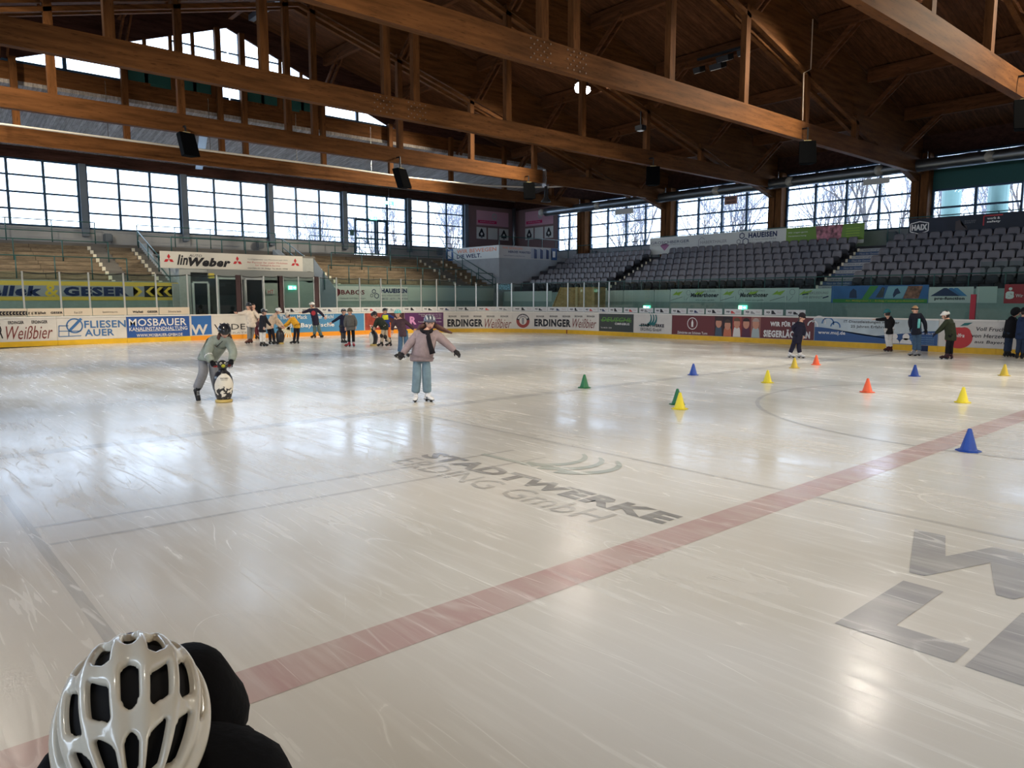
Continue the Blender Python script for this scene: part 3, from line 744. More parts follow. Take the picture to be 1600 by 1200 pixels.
# missing seat gaps get two dark folded supports
# ---- railings
def railing(name, label, segs, posts, r=.028, m=GREENP, group=None):
    t = thing(name, label, 'railing', group=group)
    for s in segs:
        bm = bmesh.new(); tube(bm, s, r, 6); obj('rail', bm, m, t, True)
    for s in posts:
        bm = bmesh.new(); tube(bm, s, r, 6); obj('post', bm, m, t, True)
    return t
def rail_line(label, p, q, z, h=1.05, n=4, mids=(.5,), m=GREENP, r=.025, name='railing', group=None):
    p, q = Vector(p), Vector(q)
    P = lambda t, hh: Vector((*(p.lerp(q, t)), 0)) if 0 else Vector((p.x + (q.x - p.x) * t, p.y + (q.y - p.y) * t, (z[0] + (z[1] - z[0]) * t if isinstance(z, tuple) else z) + hh))
    segs = [[P(0, h), P(1, h)]] + [[P(0, h * k_), P(1, h * k_)] for k_ in mids]
    return railing(name, label, segs, [[P(i / n, 0), P(i / n, h)] for i in range(n + 1)], r, m, group)
yr = 41.3
rail_line('thin green railing along the upper walkway, first run at the left edge', (-2, yr), (ua(157, yr), yr), ZT, n=6)
rail_line('thin green railing along the upper walkway above the striped banner end', (ua(222, yr), yr), (ua(435, yr), yr), ZT, n=4)
rail_line('thin green railing along the upper walkway in front of the double glass doors', (ua(487, yr), yr), (ua(600, yr), yr), ZT, n=3)
rail_line('thin green railing along the upper walkway beside the corner posters', (ua(612, yr), yr), (ua(725, yr), yr), ZT, n=4)
# crowd barriers on the terraces
def barrier(x0, x1, i, label, n):
    y = T0 + i * DR - (.1 if i else -.08); z = RZ0 + (i or 1) * DZ
    rail_line(label, (x0, y), (x1, y), z - DZ, .98, n, (), name='crowd_barrier')
yb = T0 + 5 * DR
barrier(1.5, ua(175, yb), 5, 'green crowd barrier across the left terrace', 4)
barrier(ua(519, yb), ua(692, yb), 5, 'green crowd barrier across the right terrace', 4)
barrier(-2, ua(205, 36.2), 0, 'green front rail of the left terrace behind the net rope', 8)
barrier(ua(518, 36.2), ua(740, 36.2), 0, 'green front rail of the right terrace behind the net rope', 8)
# portal roof rails and stair rails
rail_line('green railing on top of the entrance portal', (11.0, PY + .25), (17.9, PY + .25), 4.0, .65, 6, ())
rail_line('green stair handrail left of the entrance portal', (10.85, T0 - .1), (10.85, YT), (2.3, 4.3), .9, 3)
rail_line('green stair handrail right of the entrance portal', (18.5, T0 - .3), (18.5, YT), (2.3, 4.3), .9, 3)
rail_line('green stair handrail at the foot of the corner block', (30.15, T0 - .4), (30.15, YT), (2.2, 4.3), .9, 3)
rail_line('short green landing rail beside the corner block', (28.9, 36.24), (30.2, 36.24), 2.6, .8, 1)
rail_line('green railing on top of the corner block', (30.35, 35.75), (36.5, 35.75), 4.55, 1.15, 5)
xr = 36.6
rail_line('green walkway railing behind the seats by the corner', (xr, 35), (xr, 28.2), 4.25, 1.1, 5)
rail_line('green walkway railing behind the long white banner', (35.39, 27.8), (35.39, 14.4), 4.25, 1.15, 9, ())
rail_line('green walkway railing behind the dark banner', (35.39, 13.9), (35.39, 6.2), 4.25, 1.15, 6, ())
rail_line('low green rail along the front row of grey seats', (30.62, 34), (30.62, 6), 2.2, .55, 24, ())
# ---- windows sill lamps/heaters on walls
for (x, y, z, lab) in ((ua(176, 41.9), 41.92, 4.86, 'small grey loudspeaker on the end wall under the second window'), (ua(410, 41.9), 41.92, 4.9, 'small grey loudspeaker on the end wall under the fourth window'), (ua(687, 41.9), 41.92, 5.0, 'small grey loudspeaker on the end wall near the corner posters')):
    t = thing('wall_speaker', lab, 'loudspeaker', (x, y, z)); obj('speaker_housing', bbox(-.2, .2, -.25, 0, -.22, .22, bev=.05), mat('speaker_grey', rgb(96, 104, 112)), t); obj('bracket', Bx(-.06, .06, -.02, .09, -.05, .05), BLK, t)
for (y, lab) in ((33.75, 'grey wall loudspeaker behind the corner seats'), (on(1395, 365, X=37).y, 'grey wall loudspeaker between the long banner and the dark banner')):
    t = thing('wall_speaker', lab, 'loudspeaker', (37.05, y, 4.75)); obj('speaker_housing', bbox(-.25, 0, -.22, .22, -.22, .22, bev=.05), mat('speaker_grey', rgb(96, 104, 112)), t); obj('bracket', Bx(0, .09, -.06, .06, -.05, .05), BLK, t)
# ---- banners
def INK(n, r, g, b): return mat('print_' + n, rgb(r, g, b), .45)
BK = INK('black', 30, 28, 34); BR = INK('brown', 120, 52, 46); BL = INK('blue', 62, 108, 160); WH = INK('white', 232, 228, 224)
RD = INK('red', 190, 40, 48); GN = INK('green', 96, 150, 60); TL = INK('teal', 36, 108, 108); GY_ = INK('grey', 140, 140, 142); NV = INK('deep_navy', 24, 38, 82)
YL = INK('yellow', 214, 184, 60); CBLUE = INK('clear_blue', 70, 130, 180)
SHEET = mat('banner_white', rgb(206, 208, 204), .5)
def ad(name, label, mp, u0, u1, v0, v1, m, n=1, off=.0, frame=None, group=None):
    t = thing(name, label, 'advert', group=group)
    panel('sheet', mp, u0, u1, v0, v1, m, off, .008, n, t)
    return t
def B(label, px0, px1, m, n=1, z0=.21, z1=BT - .06, name='board_advert'):
    return ad(name, label, rink, su(px0) + .01, su(px1) - .01, z0, z1, m, n, -.004)
def T(t, s, px0, px1, py0, py1, m, **k):   # py0 top, py1 bottom, on the rink boards
    pm = (px0 + px1) / 2
    return put_text(t, s, rink, su(px0), su(px1), sz(pm, py1), sz(pm, py0), m, **k)
# far-end boards, left to right
t = B('white board advert with brown script lettering at the left edge', -30, 88, WHITE)
T(t, 'ERDINGER', 12, 37, 501.5, 506.5, BK, bold=.03); T(t, 'ERDINGER', 49, 74, 500.5, 505.5, BK, bold=.03); T(t, 'ERDINGER', -26, 0, 502, 507, BK, bold=.03)
T(t, 'ERDINGER', -60, 3, 509, 530, BK, bold=.03); T(t, 'Weißbier', 8, 81, 509, 530, BR, shear=.35)
t = B('white board advert with blue tiler lettering and a pen-and-tile logo', 88, 197, WHITE)
T(t, 'FLIESEN', 131, 196, 500.5, 512, BL, bold=.02); T(t, 'AUER', 131, 177, 514, 525, BL, bold=.02)
s, z = sb(116.5, 509); put_ring(t, 'logo_ring', rink, s, z, .30, .05, BL, .014)
put_line(t, 'logo_pen', rink, s - .18, z - .18, s + .25, z + .28, .10, BL, .015)
for a in ((92, 509, 107, 509), (92, 517.5, 127, 517), (92, 526, 127, 524.5), (92, 509, 92, 526), (107.5, 517, 107.5, 525)):
    put_line(t, 'logo_line', rink, *sb(a[0], a[1]), *sb(a[2] + .01, a[3]), .03, BL, .014)
t = B('blue board advert with white lettering on sewer maintenance', 197, 296, mat('ad_royal_blue', rgb(44, 84, 152), .4))
T(t, 'MOSBAUER', 201, 291, 497.5, 509, WH, bold=.01); T(t, 'KANALINSTANDHALTUNG', 201, 292, 510.5, 516.3, WH, bold=.01); T(t, 'WWW.MOSBAUER-GMBH.DE', 212, 284, 521, 525.5, WH, bold=.01)
put_line(t, 'rule', rink, su(211), .47, su(284), .47, .015, WH, .012)
t = B('white board advert with a blue square letter logo behind the bending skater', 296, 408, WHITE)
put_poly(t, 'logo_square', rink, [(su(299), sz(299, 524)), (su(330), sz(330, 522)), (su(330), sz(330, 493)), (su(299), sz(299, 494))], mat('ad_mid_blue', rgb(48, 102, 168), .4), .012)
T(t, 'W', 297, 324, 507, 523, WHITE, bold=.03, off=.016); T(t, 'WIDEO', 334, 398, 506, 515, GY_ if 0 else BK, bold=-.0); T(t, 'BERATER', 352, 392, 518.5, 521, GY_)
t = B('blue board advert with pale insurer lettering behind the group round the penguin', 408, 569, mat('ad_bavarian_blue', rgb(78, 136, 178), .4))
T(t, 'Thomas Mack   Xaver Michl', 437, 521, 492, 498.3, WH, bold=.01); T(t, 'die Bayerische', 450, 522, 504.5, 513, WH, bold=.02)
put_line(t, 'small_print_rule', rink, su(482), .44, su(521), .44, .02, CBLUE, .012)
for i in range(6):
    s, z = sb(452, 514); a = PI + .35 + i * .28
    put_line(t, 'sun_ray', rink, s, z + .1, s + .55 * math.cos(a), z + .1 + .55 * math.sin(a), .07, mat('sun_cream', rgb(226, 218, 190)), .013)
t = B('dark red photo advert on the boards behind the green-jacketed skater', 570, 600, mat('ad_rust', rgb(150, 62, 48), .45, noise=.5, nscale=3), 3)
T(t, 'Tölke', 577, 591, 508, 512, WH); 
t = B('dark photo advert with white logo on the boards beside the purple advert', 600, 632, mat('ad_dark_brown', rgb(70, 40, 44), .45, noise=.5, nscale=3), 3)
s, z = sb(617, 511); put_poly(t, 'logo', rink, [(s - .12, z - .05), (s + .12, z - .05), (s, z + .1)], WH, .012)
t = B('purple board advert with a pink letter R', 632, 693, mat('ad_purple', rgb(88, 46, 92), .45, noise=.25, nscale=1.2), 5)
T(t, 'R', 640, 650.5, 494.5, 507, INK('pink', 214, 150, 196), bold=.04)
for a, b, y in ((654, 690, 491.3), (658, 690, 494), (676, 690, 497), (653, 690, 503)): T(t, 'Training und Service vor Ort' if b - a > 20 else 'und mehr', a, b, y - 1, y + 1, WH)
def erd(px, lab):
    t = B(lab, px[0], px[1], WHITE, 5)
    a, b, c = px[2]; T(t, 'ERDINGER', a, b, 498.5, 510.5, BK, bold=.05); T(t, 'Weißbier', b + 3, c, 498, 512.5, BR, shear=.35)
    for q in px[3]: T(t, 'ERDINGER', q, q + 12.5, 493, 495.7, BK, bold=.03)
    return t
erd((693, 801, (699, 754.5, 799), (701, 720, 740, 760.5, 782)), 'white beer advert on the corner boards, left of the round logo')
t = B('white panel with a round beer logo in the middle of the corner boards', 801, 832, WHITE, 3)
s, z = sb(817.3, 501.3); LR = .38
put_poly(t, 'logo_disc', rink, ringpts(s, z, LR, n=32), INK('logo_red', 150, 60, 52), .012)
put_ring(t, 'logo_ring', rink, s, z, LR, .17, BK, .014, .15, PI - .15); put_poly(t, 'logo_centre', rink, ringpts(s, z, .21, n=24), WHITE, .016)
put_poly(t, 'logo_grain', rink, [(s - .06, z - .17), (s + .06, z - .17), (s + .07, z + .16), (s - .07, z + .16)], GY_, .018)
uv, fs = text_geo('ERDINGER', .04)
me = bpy.data.meshes.new('lettering'); me.from_pydata([rink(s + (.235 + .10 * b) * math.cos(2.75 - 2.35 * a), z + (.235 + .10 * b) * math.sin(2.75 - 2.35 * a), .018) for a, b in uv], [], fs); me.materials.append(WH); link(bpy.data.objects.new('lettering', me), t)
erd((832, 936, (835, 892, 932), (838, 859, 879, 898, 917)), 'white beer advert on the corner boards, right of the round logo')
t = B('dark grey coach company advert with green lettering', 936, 990, mat('ad_charcoal', rgb(58, 64, 62), .4), 3)
T(t, 'DEUSCHL', 940, 987, 496, 503, GN, shear=.3, bold=.01); T(t, 'OMNIBUS', 961, 984, 504.5, 508, WH, bold=.02); T(t, 'Tel. 08122 / 1234', 939, 956, 511, 513, WH)
put_line(t, 'strike', rink, su(939), sz(960, 500.5), su(987), sz(960, 500), .035, GN, .014)
t = B('white utility advert with three teal arcs', 990, 1050, WHITE, 1)
T(t, 'STADTWERKE', 1001.5, 1038, 506, 511, BK, bold=.05); T(t, 'ERDING GmbH', 1001.5, 1033.5, 512.5, 517.5, BK)
s, z = sb(1012, 498)
for i, r in enumerate((.36, .36, .36)): put_ring(t, 'arc', rink, s - .1 + i * .15, z + .0, r - i * .0, .13, TL, .012 + i * .002, -1.2, 1.1, w1=.03)
put_line(t, 'arc_tail', rink, s - .5, z - .33, s + .15, z - .3, .05, TL, .012)
DR_ = mat('ad_wine_red', rgb(104, 44, 46), .4)
t = B('wine red dental practice advert with a white round logo and smiling people', 1050, 1273, DR_, 1)
s, z = sb(1082, 505.5); put_ring(t, 'logo_ring', rink, s, z, .27, .03, WH, .012)
put_poly(t, 'logo_tower', rink, [(s - .05, z - .15), (s + .05, z - .15), (s + .05, z + .05), (s, z + .2), (s - .05, z + .05)], WH, .012)
T(t, 'Zahnärzte am Schönen Turm', 1059, 1106, 518, 522, WH, bold=.01)
SK = INK('skin_print', 196, 140, 116)
PP = [(1117, 1130, (70, 84, 100), (60, 30, 30)), (1130, 1145, (190, 110, 80), (40, 26, 30)), (1145, 1159, (214, 210, 206), (150, 60, 50)), (1159, 1174, (86, 44, 66), (110, 44, 48)), (1174, 1189, (168, 180, 180), (150, 100, 90))]
for i, (a, b, shirt, back) in enumerate(PP):
    s0, s1 = su(a), su(b); sm = (s0 + s1) / 2; w_ = (s1 - s0)
    put_poly(t, 'photo_back', rink, [(s0, .22), (s1, .22), (s1, 1.07), (s0, 1.07)], INK('pb%d' % i, *back), .008)
    put_poly(t, 'photo_shirt', rink, [(s0 + .03, .22), (s1 - .03, .22), (s1 - .06, .52), (sm + .12, .62), (sm - .12, .62), (s0 + .06, .52)], INK('ps%d' % i, *shirt), .011)
    put_poly(t, 'photo_face', rink, ringpts(sm, .78 - (.08 if i == 1 else 0), .15, n=14, ry=.21), SK, .014)
    put_poly(t, 'photo_hair', rink, ringpts(sm, .88 - (.08 if i == 1 else 0), .16, 0, PI, 10, ry=.15), INK('ph%d' % i, *((60, 40, 34), (70, 50, 40), (100, 76, 56), (44, 26, 24), (170, 150, 140))[i]), .016)
T(t, 'WIR FÜR IHR', 1204, 1252, 501.5, 510.5, WH, bold=.05); T(t, 'SIEGERLÄCHELN', 1194, 1267, 514.5, 528, WH, bold=.05)
MU = mat('ad_cloud_white', rgb(188, 200, 206), .4, noise=.1, nscale=2); MB_ = mat('ad_steel_blue', rgb(50, 84, 136), .4)
t = B('white and blue IT services advert with a cloud logo and a wave', 1273, 1468, MU, 1)
s0, s1 = su(1273), su(1468)
put_poly(t, 'wave', rink, [(s0 + .02, .21)] + [(s1 - .02, .21), (s1 - .02, .72)] + [(s1 - .02 + (s0 - s1 + .04) * k_ / 16, .62 + .14 * math.cos(2 * PI * k_ / 16) * (1 if k_ > 6 else .8) - .02) for k_ in range(1, 17)], MB_, .009)
CL = INK('cloud_blue', 130, 170, 190)
for dx, dz, r in ((-.45, -.05, .22), (-.2, .08, .27), (.15, .05, .25), (.45, -.06, .2)): put_ring(t, 'cloud_outline', rink, su(1288) + dx, .83 + dz, r, .05, WH if dx < 0 else BL, .012, -.2, PI, 14)
T(t, 'IT-Dienstleistungen mit über', 1319, 1406, 501, 506.5, BK, bold=.01); T(t, '25 Jahren Erfahrung', 1330, 1392, 508.5, 514, BK, bold=.01); T(t, 'www.muj.de', 1279.5, 1322, 517, 524, WH, bold=.02)
T(t, 'M. u. J. EDV Beratung GmbH & Co. KG', 1408, 1462, 519.5, 523, WH); 
for i in range(4): T(t, 'Hardware Software Netzwerk', 1422, 1462, 526 + i * 3.4, 527.8 + i * 3.4, CL)
for dx, r in ((0, .1), (.38, .12)):
    s, z = su(1400) + dx, .48; put_poly(t, 'figure_head', rink, ringpts(s, z, r, n=16), WH, .014); put_poly(t, 'figure_body', rink, ringpts(s, z - .25, r * 1.7, 0, PI, 14), WH, .014)
t = B('white juice advert with a red apple at the right edge', 1468, 1600, WHITE, 1)
s, z = su(1500), .56; put_poly(t, 'apple', rink, ringpts(s, z - .05, .42, n=28, ry=.36), INK('apple_red', 200, 60, 62), .012); put_poly(t, 'apple_lobe', rink, ringpts(s - .16, z + .12, .2, n=16), INK('apple_red', 200, 60, 62), .013); put_poly(t, 'apple_lobe', rink, ringpts(s + .16, z + .12, .2, n=16), INK('apple_red', 200, 60, 62), .0135)
put_poly(t, 'leaf', rink, [(s + .02, z + .36), (s + .15, z + .46), (s + .4, z + .48), (s + .25, z + .38)], TL, .014)
T(t, 'Wolfra', 1486, 1509, 521, 527, WH, shear=.2, bold=.02, off=.016)
for tx, y0, a, b in (('Voll Frucht', 511.5, 1526.5, 1576), ('von Herzen', 522, 1520, 1571), ('aus Bayern', 532.5, 1525, 1576)): T(t, tx, a, b, y0, y0 + 6.2, BK, shear=.15, bold=.01)
# strips on the glass
tan = mat('strip_cream', rgb(214, 198, 176), .45); gs = mat('strip_white', rgb(206, 206, 206), .45)
bnds = [(-2, 43), (44, 100), (101, 145), (146, 199), (200, 249), (250, 297)]
for i, (a, b) in enumerate(bnds):
    t = ad('glass_strip', ('black chevron end strip on the glass at the left edge' if i == 0 else 'cream advert strip on the glass left of the gates, panel %s' % ('', 'after the chevrons', 'with the crane words', 'with the transport words', 'above the blue advert', 'next to the portal')[i]), rink, su(a), su(b), 1.16, 1.46, tan, 1, -.02)
    if i == 0:
        put_poly(t, 'chevron_ground', rink, [(su(0), 1.2), (su(43), 1.2), (su(43), 1.36), (su(0), 1.36)], BK, .0)
        for k_ in range(12): s = su(2) + k_ * .105; put_poly(t, 'chevron', rink, [(s, 1.28), (s + .05, 1.34), (s + .075, 1.34), (s + .025, 1.28), (s + .075, 1.22), (s + .05, 1.22)], tan, .003)
    elif i in (1, 4): put_text(t, 'Wallek', rink, su(a) + .2, su(a) + .62, 1.24, 1.33, BK, .05, .2, off=-.008); put_text(t, 'GESER', rink, su(a) + .76, su(a) + 1.18, 1.24, 1.33, BK, .05, off=-.008)
    else: put_text(t, ('Kran-LKW', 'Spezialtransporte', '', 'Schweres leicht')[i - 2] or 'x', rink, su(a) + .35, su(b) - .35, 1.24, 1.33, BK, off=-.008)
sb_ = [445, 469, 501, 530, 565, 597, 629, 660, 684, 713, 745, 777, 801, 833, 855, 887, 912, 934]
NSTR = []
def strip2(a, b, k_):
    sh = ('dark high boot', 'black low shoe', 'blue shoe', 'black flat shoe', 'red shoe', 'grey shoe')[k_ % 6]; NSTR.append(1)
    t = ad('glass_strip', 'white glass strip with a %s, %s strip right of the gates' % (sh, (ORD + ['twenty-fifth', 'twenty-sixth', 'twenty-seventh', 'twenty-eighth', 'twenty-ninth'])[len(NSTR) - 1]), rink, su(a) + .01, su(b) - .01, 1.16, 1.39, gs, 2, -.02, group='shoe advert strips on the glass')
    s0, s1 = su(a), su(b); w_ = s1 - s0
    put_text(t, 'wp', rink, s0 + w_ * .12, s0 + w_ * .32, 1.22, 1.31, GY_ if 0 else BK, .04, .2, off=-.008)
    c = s0 + w_ * .5; m = (BK, BK, INK('shoe_blue', 50, 60, 100), BK, INK('shoe_red', 200, 80, 76), GY_)[k_ % 6]; h = .09 if k_ % 3 else .13
    put_poly(t, 'shoe', rink, [(c - .09, 1.20), (c + .11, 1.20), (c + .11, 1.23), (c + .02, 1.26), (c - .01, 1.22 + h), (c - .09, 1.22 + h)], m, -.008)
    put_text(t, 'Work', rink, s0 + w_ * .68, s0 + w_ * .9, 1.24, 1.32, INK('pale', 170, 150, 150), off=-.008)
for k_, (a, b) in enumerate(zip(sb_, sb_[1:])): strip2(a, b, k_)
for k_, (a, b) in enumerate(((935, 950), (951, 972), (974, 996), (998, 1020), (1022, 1045), (1048, 1072), (1074, 1100), (1102, 1128), (1131, 1158), (1161, 1190), (1193, 1223), (1227, 1258))): strip2(a, b, k_ + 2)
# banners on the far stand front
YA = 36.178; mA = planeA(YA)
GYB = mat('banner_steel_grey', rgb(150, 152, 160), .5); YB = mat('banner_yellow', rgb(214, 184, 76), .5)
t = ad('stand_banner', 'yellow-edged grey crane company banner with chevrons on the left terrace front', mA, .5, 11.38, 1.76, 2.56, YB)
put_poly(t, 'ground', mA, [(.5, 1.92), (ua(228, YA), 1.92), (ua(228, YA), 2.38), (.5, 2.38)], GYB, .012)
put_text(t, 'Wallek', mA, ua(-52, YA), ua(68, YA), 1.94, 2.36, NV, .06, .15, off=.016); put_text(t, '&', mA, ua(73, YA), ua(95, YA), 1.92, 2.42, YL, .02, off=.016); put_text(t, 'GESER', mA, ua(102, YA), ua(204, YA), 1.94, 2.34, NV, .06, off=.016)
put_poly(t, 'chevron_ground', mA, [(ua(228, YA), 1.9), (ua(288, YA) - .02, 1.9), (ua(288, YA) - .02, 2.4), (ua(228, YA), 2.4)], BK, .012)
for i in range(5):
    x = ua(213, YA) if i == 0 else ua(230 + (i - 1) * 14, YA); d = -1 if i == 0 else 1
    xx = x + (.32 if i == 0 else 0)
    put_poly(t, 'chevron', mA, [(xx, 2.15), (xx + d * .22, 2.36), (xx + d * .38, 2.36), (xx + d * .16, 2.15), (xx + d * .38, 1.94), (xx + d * .22, 1.94)], YL, .018)
t = ad('stand_banner', 'white banner with a red heart house logo and blue hexagons', mA, ua(510, YA), ua(637.5, YA), 1.70, 2.50, SHEET)
put_text(t, 'BABOS', mA, ua(534, YA), ua(570.5, YA), 2.05, 2.3, BR if 0 else INK('bordeaux', 110, 40, 50), .02, off=.016)
put_text(t, 'Gebäude und Glas reinigen', mA, ua(532, YA), ua(572, YA), 1.77, 1.9, GY_, off=.016)
xh = ua(523, YA); put_poly(t, 'heart_logo', mA, [(xh, 1.76), (xh + .38, 2.1), (xh + .36, 2.3), (xh + .15, 2.4), (xh, 2.3), (xh - .15, 2.4), (xh - .36, 2.3), (xh - .38, 2.1)], INK('bordeaux', 110, 40, 50), .014)
put_poly(t, 'house_in_heart', mA, [(xh - .12, 1.95), (xh + .12, 1.95), (xh + .12, 2.15), (xh, 2.26), (xh - .12, 2.15)], SHEET, .018)
def hexes(t, mp, u, v, k_=1):
    for dx, dz, r, m in ((0, .19, .16, NV), (-.17, -.08, .13, GY_), (.2, -.1, .19, NV)): put_ring(t, 'hexagon', mp, u + dx * k_, v + dz * k_, r * k_, .05 * k_, m, .016, PI / 6, 2 * PI + PI / 6, 6)
hexes(t, mA, ua(585, YA), 2.07, .85)
put_text(t, 'HAUEISEN', mA, ua(596, YA), ua(636.5, YA), 2.14, 2.4, NV, .05, off=.016); put_text(t, 'KFZ MEISTERBETRIEB', mA, ua(597, YA), ua(636, YA), 1.97, 2.05, GY_, off=.016); put_text(t, '08122 - 0171 - 79 89 920', mA, ua(597, YA), ua(637, YA), 1.77, 1.87, NV, off=.016)
for a, b, c in ((638, 659, 'left'), (660, 683, 'second'), (684, 712, 'third'), (713, 744, 'fourth'), (745, 783, 'last')):
    ad('stand_banner', 'blank pale panel on the terrace front, %s from the hexagon banner' % c, mA, ua(a, YA), ua(b, YA), 1.70, 2.48, mat('blank_pale_green', rgb(186, 196, 188), .5))
# portal banner
YP = 35.995; mP = planeA(YP)
bm = bmesh.new()
t = thing('portal_banner', 'long cream car dealer banner with red diamond logos on the entrance portal', 'advert')
x0, x1 = ua(255, YP), ua(475.5, YP); panel('sheet', mP, x0, x1, 3.22, 3.98, mat('banner_cream', rgb(214, 208, 198), .5), 0, .02, 1, t)
def diam(cx_, cz, k_=1):
    for a in (PI / 2, PI / 2 + 2 * PI / 3, PI / 2 + 4 * PI / 3):
        d = Vector((math.cos(a), math.sin(a))); n = Vector((-d.y, d.x)); c = Vector((cx_, cz))
        pts = [c, c + d * .13 * k_ + n * .075 * k_, c + d * .26 * k_, c + d * .13 * k_ - n * .075 * k_]
        put_poly(t, 'diamond_logo', mP, [tuple(p) for p in pts], RD, .026)
for px, k_ in ((268.5, 1), (374.5, 1), (464, 1)): diam(ua(px, YP), 3.62, .95)
put_text(t, 'lin', mP, ua(281, YP), ua(298, YP), 3.38, 3.85, BK, .03, .3, off=.026); put_text(t, 'AUTO', mP, ua(300, YP), ua(320, YP), 3.76, 3.88, BK, .0, .2, off=.026)
put_text(t, 'Weber', mP, ua(299, YP), ua(364, YP), 3.33, 3.74, BK, .06, .3, off=.026)
for z_, tx, m in ((3.74, 'Vertragspartner von Münchnen seit 1973', GY_), (3.6, 'Ihr Partner für mehr Mobilität', INK('pale_red', 200, 110, 110)), (3.47, 'bei Verkauf & Service', INK('pale_red', 200, 110, 110)), (3.31, 'Otto-Hahn-Str. 24 - Erding - Tel. 08122 - 97790', BK)):
    put_text(t, tx, mP, ua(390, YP) + (0 if z_ != 3.47 else .4), ua(452, YP) - (0 if z_ != 3.47 else .4), z_ - .04, z_ + .04, m, off=.026)
# corner box banners
t = ad('box_banner', 'white banner with orange and navy lettering on the left face of the corner block', lambda u, v, o=0: Vector((30.25 - o, -u, v)), -41.2, -35.66, 4.36, 5.15, SHEET)
mC = lambda u, v, o=0: Vector((30.25 - o, -u, v))
put_text(t, 'WIR BEWEGEN', mC, -40.0, -35.9, 4.80, 5.05, INK('orange', 216, 140, 110), .03, off=.016); put_text(t, 'DIE WELT.', mC, -40.0, -37.4, 4.46, 4.72, NV, .03, off=.016)
put_poly(t, 'blue_end', mC, [(-41.2, 4.37), (-40.4, 4.37), (-40.4, 5.14), (-41.2, 5.14)], MB_, .012); put_poly(t, 'emblem', mC, [(-41.0, 4.5), (-40.6, 4.5), (-40.6, 5.0), (-41.0, 5.0)], WH, .016)
mD = planeA(35.65)
t = ad('box_banner', 'grey and navy banner with photo tiles on the right face of the corner block', mD, 30.26, 35.3, 4.36, 5.15, mat('banner_warm_grey', rgb(176, 170, 166), .5))
put_text(t, 'WIR BEWEGEN', mD, 30.5, 32.2, 4.93, 5.06, INK('orange', 216, 140, 110), .03, off=.016); put_text(t, 'HEROES WANTED', mD, 31.0, 32.9, 4.7, 4.84, NV, .03, off=.016); put_text(t, 'www.fraport.com/heroes', mD, 30.6, 32.4, 4.48, 4.56, NV, off=.016)
for i in range(7): put_poly(t, 'photo_tile', mD, [(32.95 + i * .27, 4.42), (33.2 + i * .27, 4.42), (33.2 + i * .27, 5.08 - (i % 2) * .1), (32.95 + i * .27, 5.05)], NV if i % 2 else GYB, .014)
put_poly(t, 'blue_end', mD, [(34.75, 4.37), (35.3, 4.37), (35.3, 5.14), (34.75, 5.14)], MB_, .014); put_poly(t, 'emblem', mD, [(34.9, 4.55), (35.15, 4.55), (35.15, 4.95), (34.9, 4.95)], WH, .018)
# corner posters
PKM = mat('poster_pink', rgb(196, 150, 166), .6)
def posters(mp, ux, lab):
    """one big pink poster above, three white square ones below; the middle one is left blank"""
    a, b = ux(0), ux(1); L_ = lambda q: a + (b - a) * q
    t = thing('wall_poster', 'large pink poster high on the wall, %s' % lab, 'poster'); panel('sheet', mp, a, b, 7.07, 8.1, PKM, 0, .01, 1, t)
    put_poly(t, 'magenta_strip', mp, [(L_(.04), 7.22), (L_(.62), 7.22), (L_(.62), 7.42), (L_(.04), 7.42)], INK('magenta', 196, 40, 96), .016); put_text(t, 'eishockey', mp, L_(.1), L_(.56), 7.26, 7.38, PKM, .03, off=.02)
    put_ring(t, 'pale_crest', mp, L_(.55), 7.75, .22, .08, INK('pale_teal', 150, 170, 170), .016)
    for i, q in enumerate((0, .35, .70)):
        t = thing('wall_poster', 'small white square poster, %s of three, %s' % (('left', 'middle', 'right')[i], lab), 'poster')
        u0, u1 = L_(q), L_(q + .3); panel('sheet', mp, u0, u1, 6.1, 6.92, SHEET, 0, .01, 1, t); um = (u0 + u1) / 2; hw = abs(u1 - u0)
        if i != 1:
            put_poly(t, 'crest', mp, [(um - .28 * hw, 6.25), (um + .28 * hw, 6.25), (um + .3 * hw, 6.45), (um + .18 * hw, 6.6), (um + .1 * hw, 6.75), (um, 6.86), (um - .1 * hw, 6.75), (um - .18 * hw, 6.6), (um - .3 * hw, 6.45)], BK, .016)
            put_poly(t, 'crest_face', mp, ringpts(um, 6.45, .12 * hw, n=10), SHEET, .02)
            put_line(t, 'crest_foot', mp, um - .1 * hw, 6.2, um + .1 * hw, 6.2, .06, BK, .018)
posters(planeA(AYW - .03), lambda q: ua(745, AYW) + (ua(794, AYW) - ua(745, AYW)) * q, 'left of the corner pipe')
posters(planeB(AX1 - .03), lambda q: ub(821, AX1) + (ub(864, AX1) - ub(821, AX1)) * q, 'right of the corner pipe')
dp = thing('corner_pipe', 'vertical steel pipe in the corner between the posters', 'pipe'); bm = bmesh.new(); tube(bm, [(36.75, 41.6, 4.6), (36.75, 41.6, 8.4)], .14, 12); obj('pipe_shaft', bm, DUCT, dp, True)
